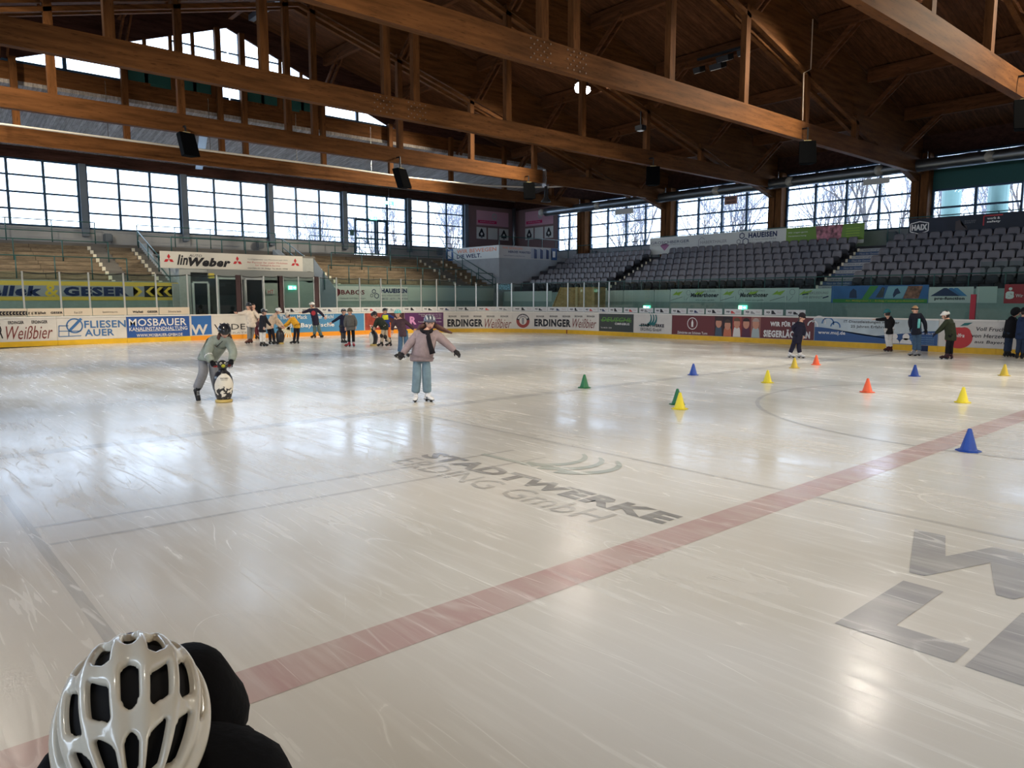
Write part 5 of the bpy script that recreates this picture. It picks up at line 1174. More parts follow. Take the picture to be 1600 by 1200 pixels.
def hand_geo(bm, wrist, d, thumb_side, k, curl=.5, mi=0):
    """palm, four fingers of unequal length with two bends, and a thumb leaving the side of the palm"""
    d = d.normalized(); s = thumb_side - d * thumb_side.dot(d); s.normalize(); n = d.cross(s).normalized()
    p0 = wrist; p1 = wrist + d * .085 * k
    rr = [bm.verts.new(p0 + s * a * .026 * k + n * b * .017 * k) for a, b in ((-1, -1), (1, -1), (1, 1), (-1, 1))]
    r2 = [bm.verts.new(p0 + d * .05 * k + s * a * .042 * k + n * b * .016 * k) for a, b in ((-1, -1), (1, -1), (1, 1), (-1, 1))]
    r3 = [bm.verts.new(p1 + s * a * .040 * k + n * b * .012 * k) for a, b in ((-1, -1), (1, -1), (1, 1), (-1, 1))]
    for a, b in ((rr, r2), (r2, r3)):
        for i in range(4): bm.faces.new((a[i], a[(i + 1) % 4], b[(i + 1) % 4], b[i])).material_index = mi
    bm.faces.new(rr).material_index = mi; bm.faces.new(r3[::-1]).material_index = mi
    for i, (off, ln) in enumerate(((.032, .068), (.011, .078), (-.011, .072), (-.031, .056))):
        a = p1 - d * .008 * k + s * off * k; c = curl * (1 + .1 * i)
        b = a + (d * math.cos(c * .5) + n * math.sin(c * .5)) * ln * .45 * k
        e = b + (d * math.cos(c * 1.2) + n * math.sin(c * 1.2)) * ln * .33 * k
        f = e + (d * math.cos(c * 1.9) + n * math.sin(c * 1.9)) * ln * .26 * k
        tube(bm, [a, b, e, f], [.0095 * k, .009 * k, .008 * k, .006 * k], 6, mi=mi)
    a = p0 + d * .03 * k + s * .034 * k; b = a + (d * .55 + s * .75 + n * .2).normalized() * .034 * k; e = b + (d * .9 + s * .35 + n * .3).normalized() * .028 * k
    tube(bm, [a - s * .012 * k, b, e], [.012 * k, .0105 * k, .007 * k], 6, mi=mi)
def skate(parent, ank, fwd, k, m, blade_m=CHROME, sole=None, pitch=0):
    """boot: cuff, heel, toe as one lofted body; sole holder and steel blade as its parts"""
    f = Vector((fwd.x, fwd.y, 0)).normalized(); s = Vector((-f.y, f.x, 0)); u = Vector((0, 0, 1))
    if pitch: f = (f * math.cos(pitch) - u * math.sin(pitch)); u = s.cross(f) * -1; u = f.cross(s) * -1 if u.z < 0 else u
    if u.z < 0: u = -u
    bm = bmesh.new()
    def ring(c, rx, ry, ax, ay, n=10): return [bm.verts.new(c + ax * rx * math.cos(2 * PI * i / n) + ay * ry * math.sin(2 * PI * i / n)) for i in range(n)]
    R = [ring(ank + u * .10 * k, .052 * k, .045 * k, f, s), ring(ank + u * .03 * k, .05 * k, .042 * k, f, s), ring(ank - u * .03 * k + f * .01 * k, .065 * k, .040 * k, (f + u * .35).normalized(), s),
         ring(ank - u * .045 * k + f * .085 * k, .045 * k, .042 * k, (u + f * .6).normalized() * -1, s), ring(ank - u * .06 * k + f * .16 * k, .026 * k, .040 * k, u * -1, s), ring(ank - u * .065 * k + f * .195 * k, .012 * k, .022 * k, u * -1, s)]
    for a, b in zip(R, R[1:]):
        for i in range(10): bm.faces.new((a[i], a[(i + 1) % 10], b[(i + 1) % 10], b[i]))
    bm.faces.new(R[0][::-1]); bm.faces.new(R[-1])
    # heel fill
    ell(bm, ank - u * .05 * k - f * .03 * k, (.045 * k, .04 * k, .045 * k), 8, 6)
    b = obj('skate_boot', bm, m, parent, True)
    bm = bmesh.new(); z0 = ank - u * .085 * k
    beam(bm, z0 - f * .07 * k, z0 + f * .18 * k, .06 * k, .014 * k, u); beam(bm, z0 - f * .04 * k - u * .02 * k, z0 + f * .0 * k - u * .02 * k, .022 * k, .035 * k, u); beam(bm, z0 + f * .10 * k - u * .02 * k, z0 + f * .15 * k - u * .02 * k, .022 * k, .035 * k, u)
    obj('blade_holder', bm, sole or BLK, b)
    bm = bmesh.new(); beam(bm, z0 - f * .09 * k - u * .037 * k, z0 + f * .19 * k - u * .037 * k, .006 * k, .02 * k, u); obj('blade', bm, blade_m, b)
    bm = bmesh.new(); 
    for j in range(4): c = ank + f * (.052 + .018 * j) * k + u * (.05 - .026 * j) * k; beam(bm, c - s * .025 * k, c + s * .025 * k, .008 * k, .008 * k, u)
    obj('laces', bm, WHL, b)
WHL = mat('lace_white', rgb(224, 224, 224), .6)
def frame_of(look):
    f = Vector(look).normalized(); s = f.cross(Vector((0, 0, 1))).normalized(); u = s.cross(f).normalized()
    return f, s, u     # s points to the figure's right
def rotm(f, s, u): return Matrix((s, f, u)).transposed()    # local x=side, y=forward, z=up
def head_parts(root, body_bm, c, look, k, hat, hair, mi=0):
    f, s, u = frame_of(look); R = rotm(f, s, u)
    P = lambda x, y, z: c + s * x * k + f * y * k + u * z * k
    vs = ell(body_bm, c, (.074 * k, .092 * k, .112 * k), 16, 12, R, mi)
    for v in vs:     # jaw narrows, chin comes forward
        l = R.inverted() @ (v.co - c)
        if l.z < 0: t = min(1, -l.z / (.112 * k)); l.x *= 1 - .30 * t; l.y = l.y * (1 - .12 * t) + .012 * k * t
        v.co = c + R @ l
    tube(body_bm, [P(0, .078, .012), P(0, .100, -.016), P(0, .086, -.03)], [.008 * k, .013 * k, .010 * k], 6, mi=mi)
    for q in (-1, 1): ell(body_bm, P(q * .075, -.005, -.005), (.012 * k, .02 * k, .03 * k), 6, 5, R, mi)
    for q in (-1, 1):
        bm = bmesh.new(); ell(bm, P(q * .03, .082, .012), (.011 * k, .006 * k, .007 * k), 8, 6, R); obj('eye', bm, EYE, root, True)
        bm = bmesh.new(); beam(bm, P(q * .016, .087, .032), P(q * .046, .078, .032), .005 * k, .005 * k, u); obj('eyebrow', bm, EYE, root)
    bm = bmesh.new(); ell(bm, P(0, .084, -.05), (.022 * k, .006 * k, .007 * k), 8, 6, R); obj('mouth', bm, LIPS, root, True)
    # hair
    hc, hl = hair
    if hl is not None:
        bm = bmesh.new(); vs = ell(bm, P(0, -.012, .022), (.084 * k, .096 * k, .108 * k), 14, 10, R)
        dele = [v for v in vs if (R.inverted() @ (v.co - c)).y > .045 * k and (R.inverted() @ (v.co - c)).z < .05 * k]
        bmesh.ops.delete(bm, geom=dele, context='VERTS')
        for tr in hl: tube(bm, [P(*p[:3]) if len(p) > 3 else p for p in tr[0]], [r * k for r in tr[1]], 8)
        obj('hair', bm, hc, root, True)
    kind, hm, hm2 = hat
    if kind == 'helmet':
        bm = bmesh.new(); n, m = 18, 7; rings = []
        for j in range(m + 1):
            a = (PI / 2) * (1 - j / m) if j < m else 0
            ring = []
            for i in range(n):
                t_ = 2 * PI * i / n; ca = math.cos(a); drop = -.02 if j < m else -.035 + (.03 if math.sin(t_) > .3 else 0)
                ring.append(bm.verts.new(P(.104 * ca * math.cos(t_), .125 * ca * math.sin(t_) + .0, .045 + .095 * math.sin(a) + (drop if j == m else 0))))
            rings.append(ring)
        for a, b in zip(rings[1:], rings[2:]):
            for i in range(n): bm.faces.new((a[i], a[(i + 1) % n], b[(i + 1) % n], b[i]))
        bm.faces.new(rings[1])
        bmesh.ops.delete(bm, geom=rings[0], context='VERTS')
        inner = [bm.verts.new(v.co + (c + u * .06 * k - v.co) * .12) for v in rings[m]]
        for i in range(n): bm.faces.new((rings[m][i], rings[m][(i + 1) % n], inner[(i + 1) % n], inner[i]))
        h = obj('helmet', bm, hm, root, True)
        for q in (-.055, 0, .055):      # raised dark vents
            bm = bmesh.new()
            tube(bm, [P(q * 1.05, .125 * math.cos(a) * .92, .045 + .1 * math.sin(a) * (1 - abs(q) * 2.2)) for a in (.45, .8, 1.2)], [.006 * k, .011 * k, .006 * k], 6); obj('vent', bm, hm2, h, True)
            bm = bmesh.new(); tube(bm, [P(q * 1.05, -.125 * math.cos(a) * .92, .045 + .1 * math.sin(a) * (1 - abs(q) * 2.2)) for a in (.45, .8, 1.2)], [.006 * k, .011 * k, .006 * k], 6); obj('vent', bm, hm2, h, True)
        bm = bmesh.new(); tube(bm, [P(-.09, .02, .04), P(-.07, .03, -.07), P(0, .065, -.118), P(.07, .03, -.07), P(.09, .02, .04)], .006 * k, 5); obj('chin_strap', bm, BLK, h)
    elif kind == 'beanie':
        bm = bmesh.new(); ell(bm, P(0, -.012, .055), (.09 * k, .105 * k, .095 * k), 14, 10, R); h = obj('beanie', bm, hm, root, True)
        bm = bmesh.new(); tube(bm, [P(.094 * math.cos(a), -.01 + .108 * math.sin(a), .03) for a in [2 * PI * i / 14 for i in range(15)]], .016 * k, 6); obj('beanie_cuff', bm, hm, h, True)
    elif kind == 'band':
        bm = bmesh.new(); tube(bm, [P(.084 * math.cos(a), -.005 + .1 * math.sin(a), .03) for a in [2 * PI * i / 14 for i in range(15)]], .02 * k, 6); obj('headband', bm, hm, root, True)
    elif kind == 'hood':
        bm = bmesh.new(); vs = ell(bm, P(0, -.02, .01), (.105 * k, .12 * k, .135 * k), 14, 10, R)
        bmesh.ops.delete(bm, geom=[v for v in vs if (R.inverted() @ (v.co - c)).y > .06 * k], context='VERTS'); obj('hood', bm, hm, root, True)
def person(label, base, J, look, top, pants, boots=None, gloves=None, hat=('helmet', None, None), hair=(None, None), k=1.0, wide=1.0, bulk=1.12, legw=1.0, feet=None, hem=.10, group=None, lift=()):
    """J: joints as (px, py[, metres away from the viewer]) measured on the photo and stood up at the depth of the feet"""
    g = on(base[0], base[1], Z=0); v = Vector((g.x, g.y, 0)).normalized(); dist = g.x * v.x + g.y * v.y; rt = Vector((v.y, -v.x, 0))
    def Wp(q):
        d = Vector(ray(q[0], q[1])); dd = q[2] if len(q) > 2 else 0
        t = (dist + dd) / (d.x * v.x + d.y * v.y); return Vector((d.x * t, d.y * t, CAMH + d.z * t))
    J = {a: Wp(b) for a, b in J.items()}
    L3 = lambda l: (rt * l[0] + v * l[1] + Vector((0, 0, l[2])))
    look = L3(look)
    root = thing('person', label, 'person', (g.x, g.y, 0), group=group); inv = Matrix.Translation((-g.x, -g.y, 0))
    hd, pv, sl, sr = J['head'], J['pelvis'], J['sl'], J['sr']
    ch = (sl + sr) / 2; side = (sr - sl); side.z *= .4
    if side.length < .12 * k: side = L3((.0, 1, 0)) if abs(look.dot(rt)) > .1 else rt.copy()
    side.normalize(); waist = pv.lerp(ch, .5)
    hs = side * .085 * k
    for q in ('al', 'ar'):
        if q not in lift: J[q].z = .132 * k
    hl_, hr_ = pv - hs, pv + hs
    nk = ch.lerp(hd, .42)
    slc, src = ch + (sl - ch) * .85, ch + (sr - ch) * .85
    V = [pv, waist, ch, nk, hd.lerp(nk, .35), slc, J['el'], J['hl'], src, J['er'], J['hr'], hl_, J['kl'], J['al'], hr_, J['kr'], J['ar']]
    E = [(0, 1), (1, 2), (2, 3), (3, 4), (2, 5), (5, 6), (6, 7), (2, 8), (8, 9), (9, 10), (0, 11), (11, 12), (12, 13), (0, 14), (14, 15), (15, 16)]
    R = [.10, .095, .105, .048, .045, .055, .038, .026, .055, .038, .026, .075, .052, .036, .075, .052, .036]
    me = skin_mesh('person_body', V, E, [r * k for r in R], [SKIN])
    bm = bmesh.new(); bm.from_mesh(me)
    head_parts(root, bm, hd, look, k * 1.13, hat, hair)
    for a, b, th in (('el', 'hl', 1), ('er', 'hr', -1)):
        if not gloves: hand_geo(bm, J[b], J[b] - J[a], side * th * -1 * -1 + look * .6, k * .95)
    bo = obj('body', bm, SKIN, root, True)
    jm, = (top,)
    dn = (J['kl'] + J['kr']) / 2 - pv; dn.normalize()
    wr = lambda e, h: e.lerp(h, .93)
    V = [pv + dn * (hem + .035) * k, pv.lerp(waist, .2), waist, ch.lerp(waist, .12), ch.lerp(nk, .62), slc, J['el'], wr(J['el'], J['hl']), src, J['er'], wr(J['er'], J['hr']), pv + dn * (hem + .0) * k, J['el'].lerp(J['hl'], .88), J['er'].lerp(J['hr'], .88)]
    E = [(0, 11), (11, 1), (1, 2), (2, 3), (3, 4), (3, 5), (5, 6), (6, 12), (12, 7), (3, 8), (8, 9), (9, 13), (13, 10)]
    w_ = wide
    b_ = w_ * bulk
    R = [.140 * b_, .142 * b_, .138 * b_, .13 * (w_ + 1) / 2, .062, .082 * w_, .064 * w_, .048 * w_, .082 * w_, .064 * w_, .048 * w_, .147 * b_, .05 * w_, .05 * w_]
    obj('jacket', skin_mesh('jacket', V, E, [r * k for r in R], [top], 2), None, root)
    V = [pv + Vector((0, 0, .02)), hl_, J['kl'], J['al'] + Vector((0, 0, .045 * k)), hr_, J['kr'], J['ar'] + Vector((0, 0, .045 * k))]
    V += [V[3] + (V[2] - V[3]) * .07, V[6] + (V[5] - V[6]) * .07, (V[0] + V[1] * 0).lerp(V[0], 1)][:2]
    R = [.105, .092, .070 * legw, .066 * legw, .092, .070 * legw, .066 * legw, .066 * legw, .066 * legw]
    obj('trousers', skin_mesh('trousers', V, [(0, 1), (1, 2), (2, 7), (7, 3), (0, 4), (4, 5), (5, 8), (8, 6)], [r * k for r in R], [pants]), None, root)
    for i, q in enumerate(('al', 'ar')):
        fd = L3(feet[i]) if feet else look
        skate(root, J[q], fd, k * 1.1, boots or BLK, pitch=.9 if q in lift else 0)
    if gloves:
        for a, b, th in (('el', 'hl', 1), ('er', 'hr', -1)):
            bm = bmesh.new(); d = (J[b] - J[a]).normalized(); hand_geo(bm, J[b] - d * .02, d, side * th + look * .3, k * 1.12, .45)
            tube(bm, [J[b] - d * .05 * k, J[b] + d * .01 * k], [.04 * k, .034 * k], 8); obj('glove', bm, gloves, root, True)
    for ch_ in root.children: ch_.matrix_parent_inverse = inv
    return root, J, rt, v
blk, navy = cloth('black', 26, 26, 30), cloth('navy', 34, 36, 58)
HB = mat('hair_brown', rgb(78, 48, 40), .5, noise=.3, nscale=20, stretch=(1, 1, .2)); HD = mat('hair_dark', rgb(42, 30, 30), .5); HBL = mat('hair_blond', rgb(176, 140, 100), .6)
hwh, hbk = mat('helmet_white', rgb(226, 226, 224), .3, coat=.5), mat('helmet_black', rgb(34, 36, 44), .3, coat=.4)
def trail(*pts): return ([tuple(p) + (1,) for p in pts])
LONG = [(trail((-.05, -.06, .0), (-.06, -.08, -.12), (-.05, -.08, -.24)), (.03, .04, .02)), (trail((.05, -.06, .0), (.06, -.08, -.12), (.05, -.08, -.24)), (.03, .04, .02))]
SHORT = []
# the two skaters nearest
pk = cloth('taupe_puffer', 150, 134, 138, .6); denim = cloth('pale_denim', 112, 134, 148)
p, J, rt, vv = person('girl gliding with both arms spread, taupe puffer jacket, grey helmet and long scarf', (660, 627),
    dict(head=(671.5, 505), sl=(650, 522.5, -.02), sr=(683, 521.5, .02), el=(638, 540, -.05), hl=(629, 553.5, -.12), er=(698, 537, 0), hr=(711.5, 549, -.05), pelvis=(658.5, 560), kl=(651.5, 587, -.06), kr=(666.5, 588, -.05), al=(649.5, 616), ar=(667.5, 616)),
    (.12, -1, -.22), pk, denim, mat('boot_white', rgb(220, 220, 224), .4), gloves=cloth('black_glove', 44, 42, 46), hat=('helmet', mat('helmet_grey', rgb(84, 88, 104), .3, coat=.5), hwh),
    hair=(HB, [(trail((-.06, -.02, -.02), (-.16, -.05, -.09), (-.30, -.08, -.16), (-.40, -.08, -.20)), (.035, .045, .035, .015)), (trail((.06, -.02, -.02), (.14, -.06, -.08), (.21, -.09, -.20), (.235, -.09, -.30)), (.035, .05, .045, .02))]), k=.93, wide=1.3, bulk=1.3, legw=1.38, feet=[(-.1, -1, 0), (.5, -.8, 0)], hem=.04)
ch = (J['sl'] + J['sr']) / 2; F_ = -vv
bm = bmesh.new(); c = ch + Vector((0, 0, .045))
tube(bm, [c + rt * .09 * math.cos(a) + F_ * (.02 + .095 * math.sin(a)) + Vector((0, 0, .02 - .02 * math.sin(a))) for a in [2 * PI * i / 12 for i in range(13)]], .034, 8)
tube(bm, [c + F_ * .14 + rt * .01, c + F_ * .20 + rt * .035 - Vector((0, 0, .12)), c + F_ * .225 + rt * .07 - Vector((0, 0, .27)), c + F_ * .24 + rt * .10 - Vector((0, 0, .38))], [.04, .042, .045, .055], 8)
s_ = obj('scarf', bm, cloth('scarf', 30, 28, 34), p, True); s_.matrix_parent_inverse = Matrix.Translation(-p.location)
for z_ in (-.12, -.22, -.32):   # quilting seams
    pass
sage = cloth('sage', 150, 158, 148, .7); gtr = cloth('grey_trousers', 150, 150, 154)
p, J, rt, vv = person('girl in sage green jacket and black helmet leaning over a penguin skating aid', (330, 627),
    dict(head=(350.5, 518.5, -.22), sl=(331, 530, -.12), sr=(359, 532, -.18), el=(323.5, 552, -.22), hl=(331.5, 566, -.36), er=(365, 551, -.24), hr=(361.5, 564, -.36), pelvis=(324, 560, .12), kl=(318.5, 582, .02), kr=(335, 585, .12), al=(308, 610, .22), ar=(341, 616, .2)),
    (.1, -.8, -.62), sage, gtr, BLK, gloves=blk, hat=('helmet', hbk, BLK), hair=(HB, [(trail((-.06, .0, -.03), (-.085, .05, -.09), (-.06, .07, -.17)), (.035, .04, .02)), (trail((.06, .0, -.03), (.085, .05, -.09), (.09, .08, -.16)), (.035, .04, .02))]),
    k=.95, wide=1.35, bulk=1.0, legw=1.4, feet=[(.3, -1, 0), (.2, -1, 0)], hem=.02, lift=('al',))
bm = bmesh.new(); ch = (J['sl'] + J['sr']) / 2
tube(bm, [ch.lerp(J['pelvis'], t_) - vv * (.155 if t_ < .5 else .15) + rt * (.04 - .1 * t_) for t_ in (.05, .3, .5, .7)], .007, 5); o_ = obj('zip', bm, BLK, p); o_.matrix_parent_inverse = Matrix.Translation(-p.location)
bm = bmesh.new(); a, b = J['el'], J['hl']; tube(bm, [a.lerp(b, .25), a.lerp(b, .34)], .074, 10); o_ = obj('reflective_band', bm, WHL, p, True); o_.matrix_parent_inverse = Matrix.Translation(-p.location)
# ---- penguins
PBK = mat('penguin_black', rgb(34, 34, 42), .3, coat=.3); PWH = mat('penguin_white', rgb(226, 220, 208), .35); PYE = mat('penguin_beak', rgb(190, 190, 60), .4); PBASE = mat('penguin_base', rgb(196, 170, 100), .5); PRD = mat('penguin_handle_red', rgb(196, 44, 44), .4)
PWORN = bpy.data.materials.new('penguin_belly_worn'); PWORN.use_nodes = True; N = PWORN.node_tree.nodes; Lk = PWORN.node_tree.links
tcn = N.new('ShaderNodeTexCoord'); nz = N.new('ShaderNodeTexNoise'); nz.inputs['Scale'].default_value = 16; nz.inputs['Detail'].default_value = 5
Lk.new(tcn.outputs['Object'], nz.inputs[0]); sp = N.new('ShaderNodeSeparateXYZ'); Lk.new(tcn.outputs['Object'], sp.inputs[0])
mr = N.new('ShaderNodeMapRange'); mr.inputs['From Min'].default_value = .08; mr.inputs['From Max'].default_value = .42; mr.inputs['To Min'].default_value = .14; mr.inputs['To Max'].default_value = -.16; Lk.new(sp.outputs['Z'], mr.inputs[0])
ad_ = N.new('ShaderNodeMath'); ad_.operation = 'ADD'; Lk.new(nz.outputs[0], ad_.inputs[0]); Lk.new(mr.outputs[0], ad_.inputs[1])
cr2 = N.new('ShaderNodeValToRGB'); cr2.color_ramp.elements[0].position = .53; cr2.color_ramp.elements[0].color = rgb(222, 216, 204); cr2.color_ramp.elements[1].position = .56; cr2.color_ramp.elements[1].color = rgb(40, 38, 40)
Lk.new(ad_.outputs[0], cr2.inputs[0]); Lk.new(cr2.outputs[0], N['Principled BSDF'].inputs['Base Color']); N['Principled BSDF'].inputs['Roughness'].default_value = .35
def penguin(px, py, rz, label, belly, s=1.0):
    g = on(px, py, Z=0); t = thing('penguin_skating_aid', label, 'skating aid', (g.x, g.y, .0), rz, group='penguin skating aids')
    bm = bmesh.new(); lathe(bm, [(.14 * s, .004), (.15 * s, .02), (.147 * s, .05), (.12 * s, .06)], 20); obj('base_ring', bm, PBASE, t, True)
    bm = bmesh.new(); lathe(bm, [(.115, .05), (.14, .12), (.168, .25), (.175, .33), (.158, .44), (.12, .53), (.07, .57), (.075, .59)] if s == 1 else [(.10 * s, .05), (.15 * s, .3), (.06 * s, .57 * s)], 20); obj('penguin_body', bm, PBK, t, True)
    bm = bmesh.new(); n_, m_ = 10, 12; rows = []       # belly shield laid over the front of the body (local -y)
    prof = [(.115, .05), (.14, .12), (.168, .25), (.175, .33), (.158, .44), (.12, .53)]
    def rad(z):
        for (r0, z0), (r1, z1) in zip(prof, prof[1:]):
            if z <= z1: return r0 + (r1 - r0) * (z - z0) / (z1 - z0)
        return prof[-1][0]
    for j in range(m_ + 1):
        z = .07 + .455 * j / m_; aw = 1.1 * math.sqrt(max(.02, 1 - ((j / m_ - .42) / .6) ** 2)); r = rad(z) + .006
        rows.append([bm.verts.new((r * math.sin(aw * (2 * i / n_ - 1)), -r * math.cos(aw * (2 * i / n_ - 1)), z)) for i in range(n_ + 1)])
    for a, b in zip(rows, rows[1:]):
        for i in range(n_): bm.faces.new((a[i], a[i + 1], b[i + 1], b[i]))
    obj('belly', bm, belly, t, True)
    bm = bmesh.new(); ell(bm, Vector((0, -.01, .665)), (.092, .095, .095), 16, 12); obj('penguin_head', bm, PBK, t, True)
    for q in (-1, 1):
        bm = bmesh.new(); ell(bm, Vector((q * .035, -.085, .70)), (.023, .012, .026), 10, 8); e = obj('eye', bm, PWH, t, True)
        bm = bmesh.new(); ell(bm, Vector((q * .035, -.097, .70)), (.010, .005, .012), 8, 6); obj('pupil', bm, PBK, e, True)
        bm = bmesh.new(); tube(bm, [(q * .07, .0, .655), (q * .15, .02, .65)], [.022, .02], 10); obj('handle', bm, PRD if belly == PWORN else PBK, t, True)
    bm = bmesh.new(); ell(bm, Vector((0, -.10, .66)), (.036, .03, .032), 12, 8); obj('beak', bm, PYE, t, True)
    if belly == PWORN:
        mp = lambda u, v, o=0: Vector(((rad(v) + .008 + o) * math.sin(u / .17), -(rad(v) + .008 + o) * math.cos(u / .17), v))
        put_text(t, 'STADTWERKE', mp, -.07, .07, .435, .455, BK, .03, off=.003); put_text(t, 'ERDING GmbH', mp, -.06, .06, .41, .425, BK, off=.003)
    return t
ang = math.atan2(350 - 800, 1155)
penguin(350, 628.5, -AZ - ang * 1 + .15, 'penguin skating aid with worn white belly and red handles, nearest', PWORN)
penguin(438, 537.5, 2.2, 'black penguin skating aid seen from behind, among the group at the end boards', PWH)
penguin(584, 540, -1.7, 'penguin skating aid with white front pushed by the dark green jacket', PWH)
# ---- the others, left to right
person('person in cream hoodie and grey trousers with one arm on the boards', (391, 536.5), dict(head=(388.5, 479), sl=(382.5, 487.5), sr=(397, 487.5, .1), el=(377.4, 490.4), hl=(371, 489.5), er=(402.5, 492.5), hr=(404.5, 498), pelvis=(393, 506), kl=(389, 518), kr=(394.5, 518.6, .1), al=(389, 533), ar=(392.5, 533, .1)),
    (-.6, -.6, 0), cloth('cream', 220, 206, 190), cloth('mid_grey', 130, 130, 130), cloth('brown_boot', 96, 60, 54), hat=('beanie', hbk, None), hair=(HB, LONG), k=1.02, wide=1.2, legw=1.15)
person('dark-haired person in dark red trousers hidden behind the cream hoodie', (404, 530), dict(head=(395.5, 479), sl=(392, 487), sr=(401, 487), el=(391, 496), hl=(393, 503), er=(404, 496), hr=(405, 503), pelvis=(400, 506), kl=(400, 517), kr=(404, 517), al=(401, 528), ar=(405.5, 528)),
    (.6, -.5, 0), cloth('dark_plum', 70, 50, 60), cloth('dark_red', 96, 48, 56), None, hat=('hat_none', None, None), hair=(HD, LONG), k=1.0)
person('child in black vest and white trousers with black and white helmet', (410, 541), dict(head=(412.5, 488.5), sl=(407.5, 495, .05), sr=(414.5, 494.5, -.05), el=(407.5, 503.5), hl=(411, 511, -.1), er=(417.5, 503), hr=(423.5, 509), pelvis=(410, 514.5), kl=(408, 525), kr=(412.5, 525), al=(408.5, 537), ar=(412.5, 538)),
    (.8, -.5, -.15), cloth('black_vest', 36, 38, 46), cloth('off_white', 214, 212, 210), BLK, hat=('helmet', hbk, hwh), hair=(HD, SHORT), k=.92, wide=1.05, legw=1.1)
person('person in beige hoodie bending to the black penguin, white helmet', (426, 538), dict(head=(434.5, 486.5, -.1), sl=(426.5, 494), sr=(431, 493, -.15), el=(436.5, 502.5), hl=(442.5, 510, -.1), er=(432, 505), hr=(439, 511, -.15), pelvis=(421, 509), kl=(421.5, 522), kr=(427, 522), al=(422.5, 535), ar=(428.5, 536)),
    (.8, -.35, -.55), cloth('beige', 204, 182, 160), cloth('black_leggings', 34, 34, 44), BLK, hat=('helmet', hwh, hbk), hair=(HD, SHORT), k=.98, wide=1.1)
person('child in yellow jacket and pale beanie bending to the black penguin', (461, 537), dict(head=(449.5, 493, -.05), sl=(454, 499, -.05), sr=(458.5, 497, .05), el=(449, 505), hl=(443.5, 509), er=(450, 507, .1), hr=(444.5, 511, .05), pelvis=(464, 508.5), kl=(461, 521), kr=(466, 521), al=(459.5, 534.5), ar=(465, 535)),
    (-.85, -.2, -.5), cloth('yellow', 224, 166, 52), cloth('black_leggings', 34, 34, 44), BLK, hat=('beanie', cloth('pale_beanie', 206, 200, 192), None), hair=(HD, SHORT), k=.86, wide=1.1)
p, J, rt, vv = person('skater in navy sweater with red print, arms spread, white and black helmet', (495, 528), dict(head=(487.5, 477), sl=(483.5, 484), sr=(495.5, 483.5), el=(477, 487.5), hl=(471.5, 488.3), er=(502, 489.5), hr=(507, 495.5), pelvis=(493.5, 504), kl=(492, 515.5), kr=(498.5, 515.5), al=(491.5, 526.5), ar=(501.5, 524.5, .25)),
    (-.8, -.5, -.1), cloth('navy_sweater', 40, 36, 54), cloth('grey_teal', 92, 110, 108), BLK, hat=('helmet', hwh, hbk), hair=(HD, SHORT), k=1.0, legw=1.25, wide=1.1, lift=('ar',))
bm = bmesh.new(); c = (J['sl'] + J['sr']) / 2 - Vector((0, 0, .16)) - vv * .155; ell(bm, c, (.10, .012, .11), 12, 8, Matrix.Rotation(-math.atan2(vv.x, vv.y), 3, 'Z')); o_ = obj('red_print', bm, cloth('red_print', 170, 60, 70), p, True); o_.matrix_parent_inverse = Matrix.Translation(-p.location)
person('person in navy coat reaching one arm back, behind the red skates', (536, 536), dict(head=(537, 487.5), sl=(533.5, 493.5), sr=(539.5, 493.5, .1), el=(525.5, 499.5), hl=(518, 504), er=(541, 501, .1), hr=(541, 507, .1), pelvis=(535.8, 511), kl=(535, 523), kr=(538, 523, .1), al=(535, 534), ar=(538.5, 534, .1)),
    (.5, -.8, 0), navy, cloth('dark_grey', 60, 60, 66), BLK, hat=('helmet', hbk, hwh), hair=(HD, SHORT), k=.92, hem=.22, wide=1.05)
person('child in grey puffer jacket and black trousers on red skates', (549, 541.5), dict(head=(546.5, 487.5), sl=(541, 494.5), sr=(552.5, 494.5), el=(539.3, 503.5), hl=(540, 511.5), er=(556, 503), hr=(555.5, 510), pelvis=(547.8, 511), kl=(545.2, 523.5), kr=(552, 523.5), al=(545.5, 537.5), ar=(552.5, 537.5)),
    (-.3, -1, 0), cloth('grey_puffer', 98, 96, 94), blk, mat('boot_red', rgb(140, 34, 46), .4), hat=('beanie', cloth('camo', 100, 92, 78), None), hair=(HD, SHORT), k=.95, wide=1.25, feet=[(-.9, -.5, 0), (.1, -1, 0)])
p, J, rt, vv = person('person in dark green jacket and beige trousers bending over the white-fronted penguin', (603, 541), dict(head=(585.5, 492.5, -.05), sl=(589.5, 499, -.1), sr=(593, 498, .05), el=(586.5, 505.5, -.1), hl=(584.5, 511, -.1), er=(588, 507, .1), hr=(586.5, 511.5, .05), pelvis=(601, 510.5), kl=(597.5, 524.5), kr=(603.5, 526.5), al=(596.5, 537.5), ar=(609.5, 536)),
    (-.8, -.2, -.6), cloth('dark_green', 50, 56, 48), cloth('sand', 184, 168, 148), BLK, hat=('helmet', hbk, BLK), hair=(HD, SHORT), k=.95, wide=1.15, feet=[(-1, -.2, 0), (-1, .1, 0)])
for q in ('kl', 'kr'):
    bm = bmesh.new(); ell(bm, J[q] - rt * .03 - vv * .03, (.075, .075, .09), 10, 8); o_ = obj('knee_pad', bm, BLK, p, True); o_.matrix_parent_inverse = Matrix.Translation(-p.location)
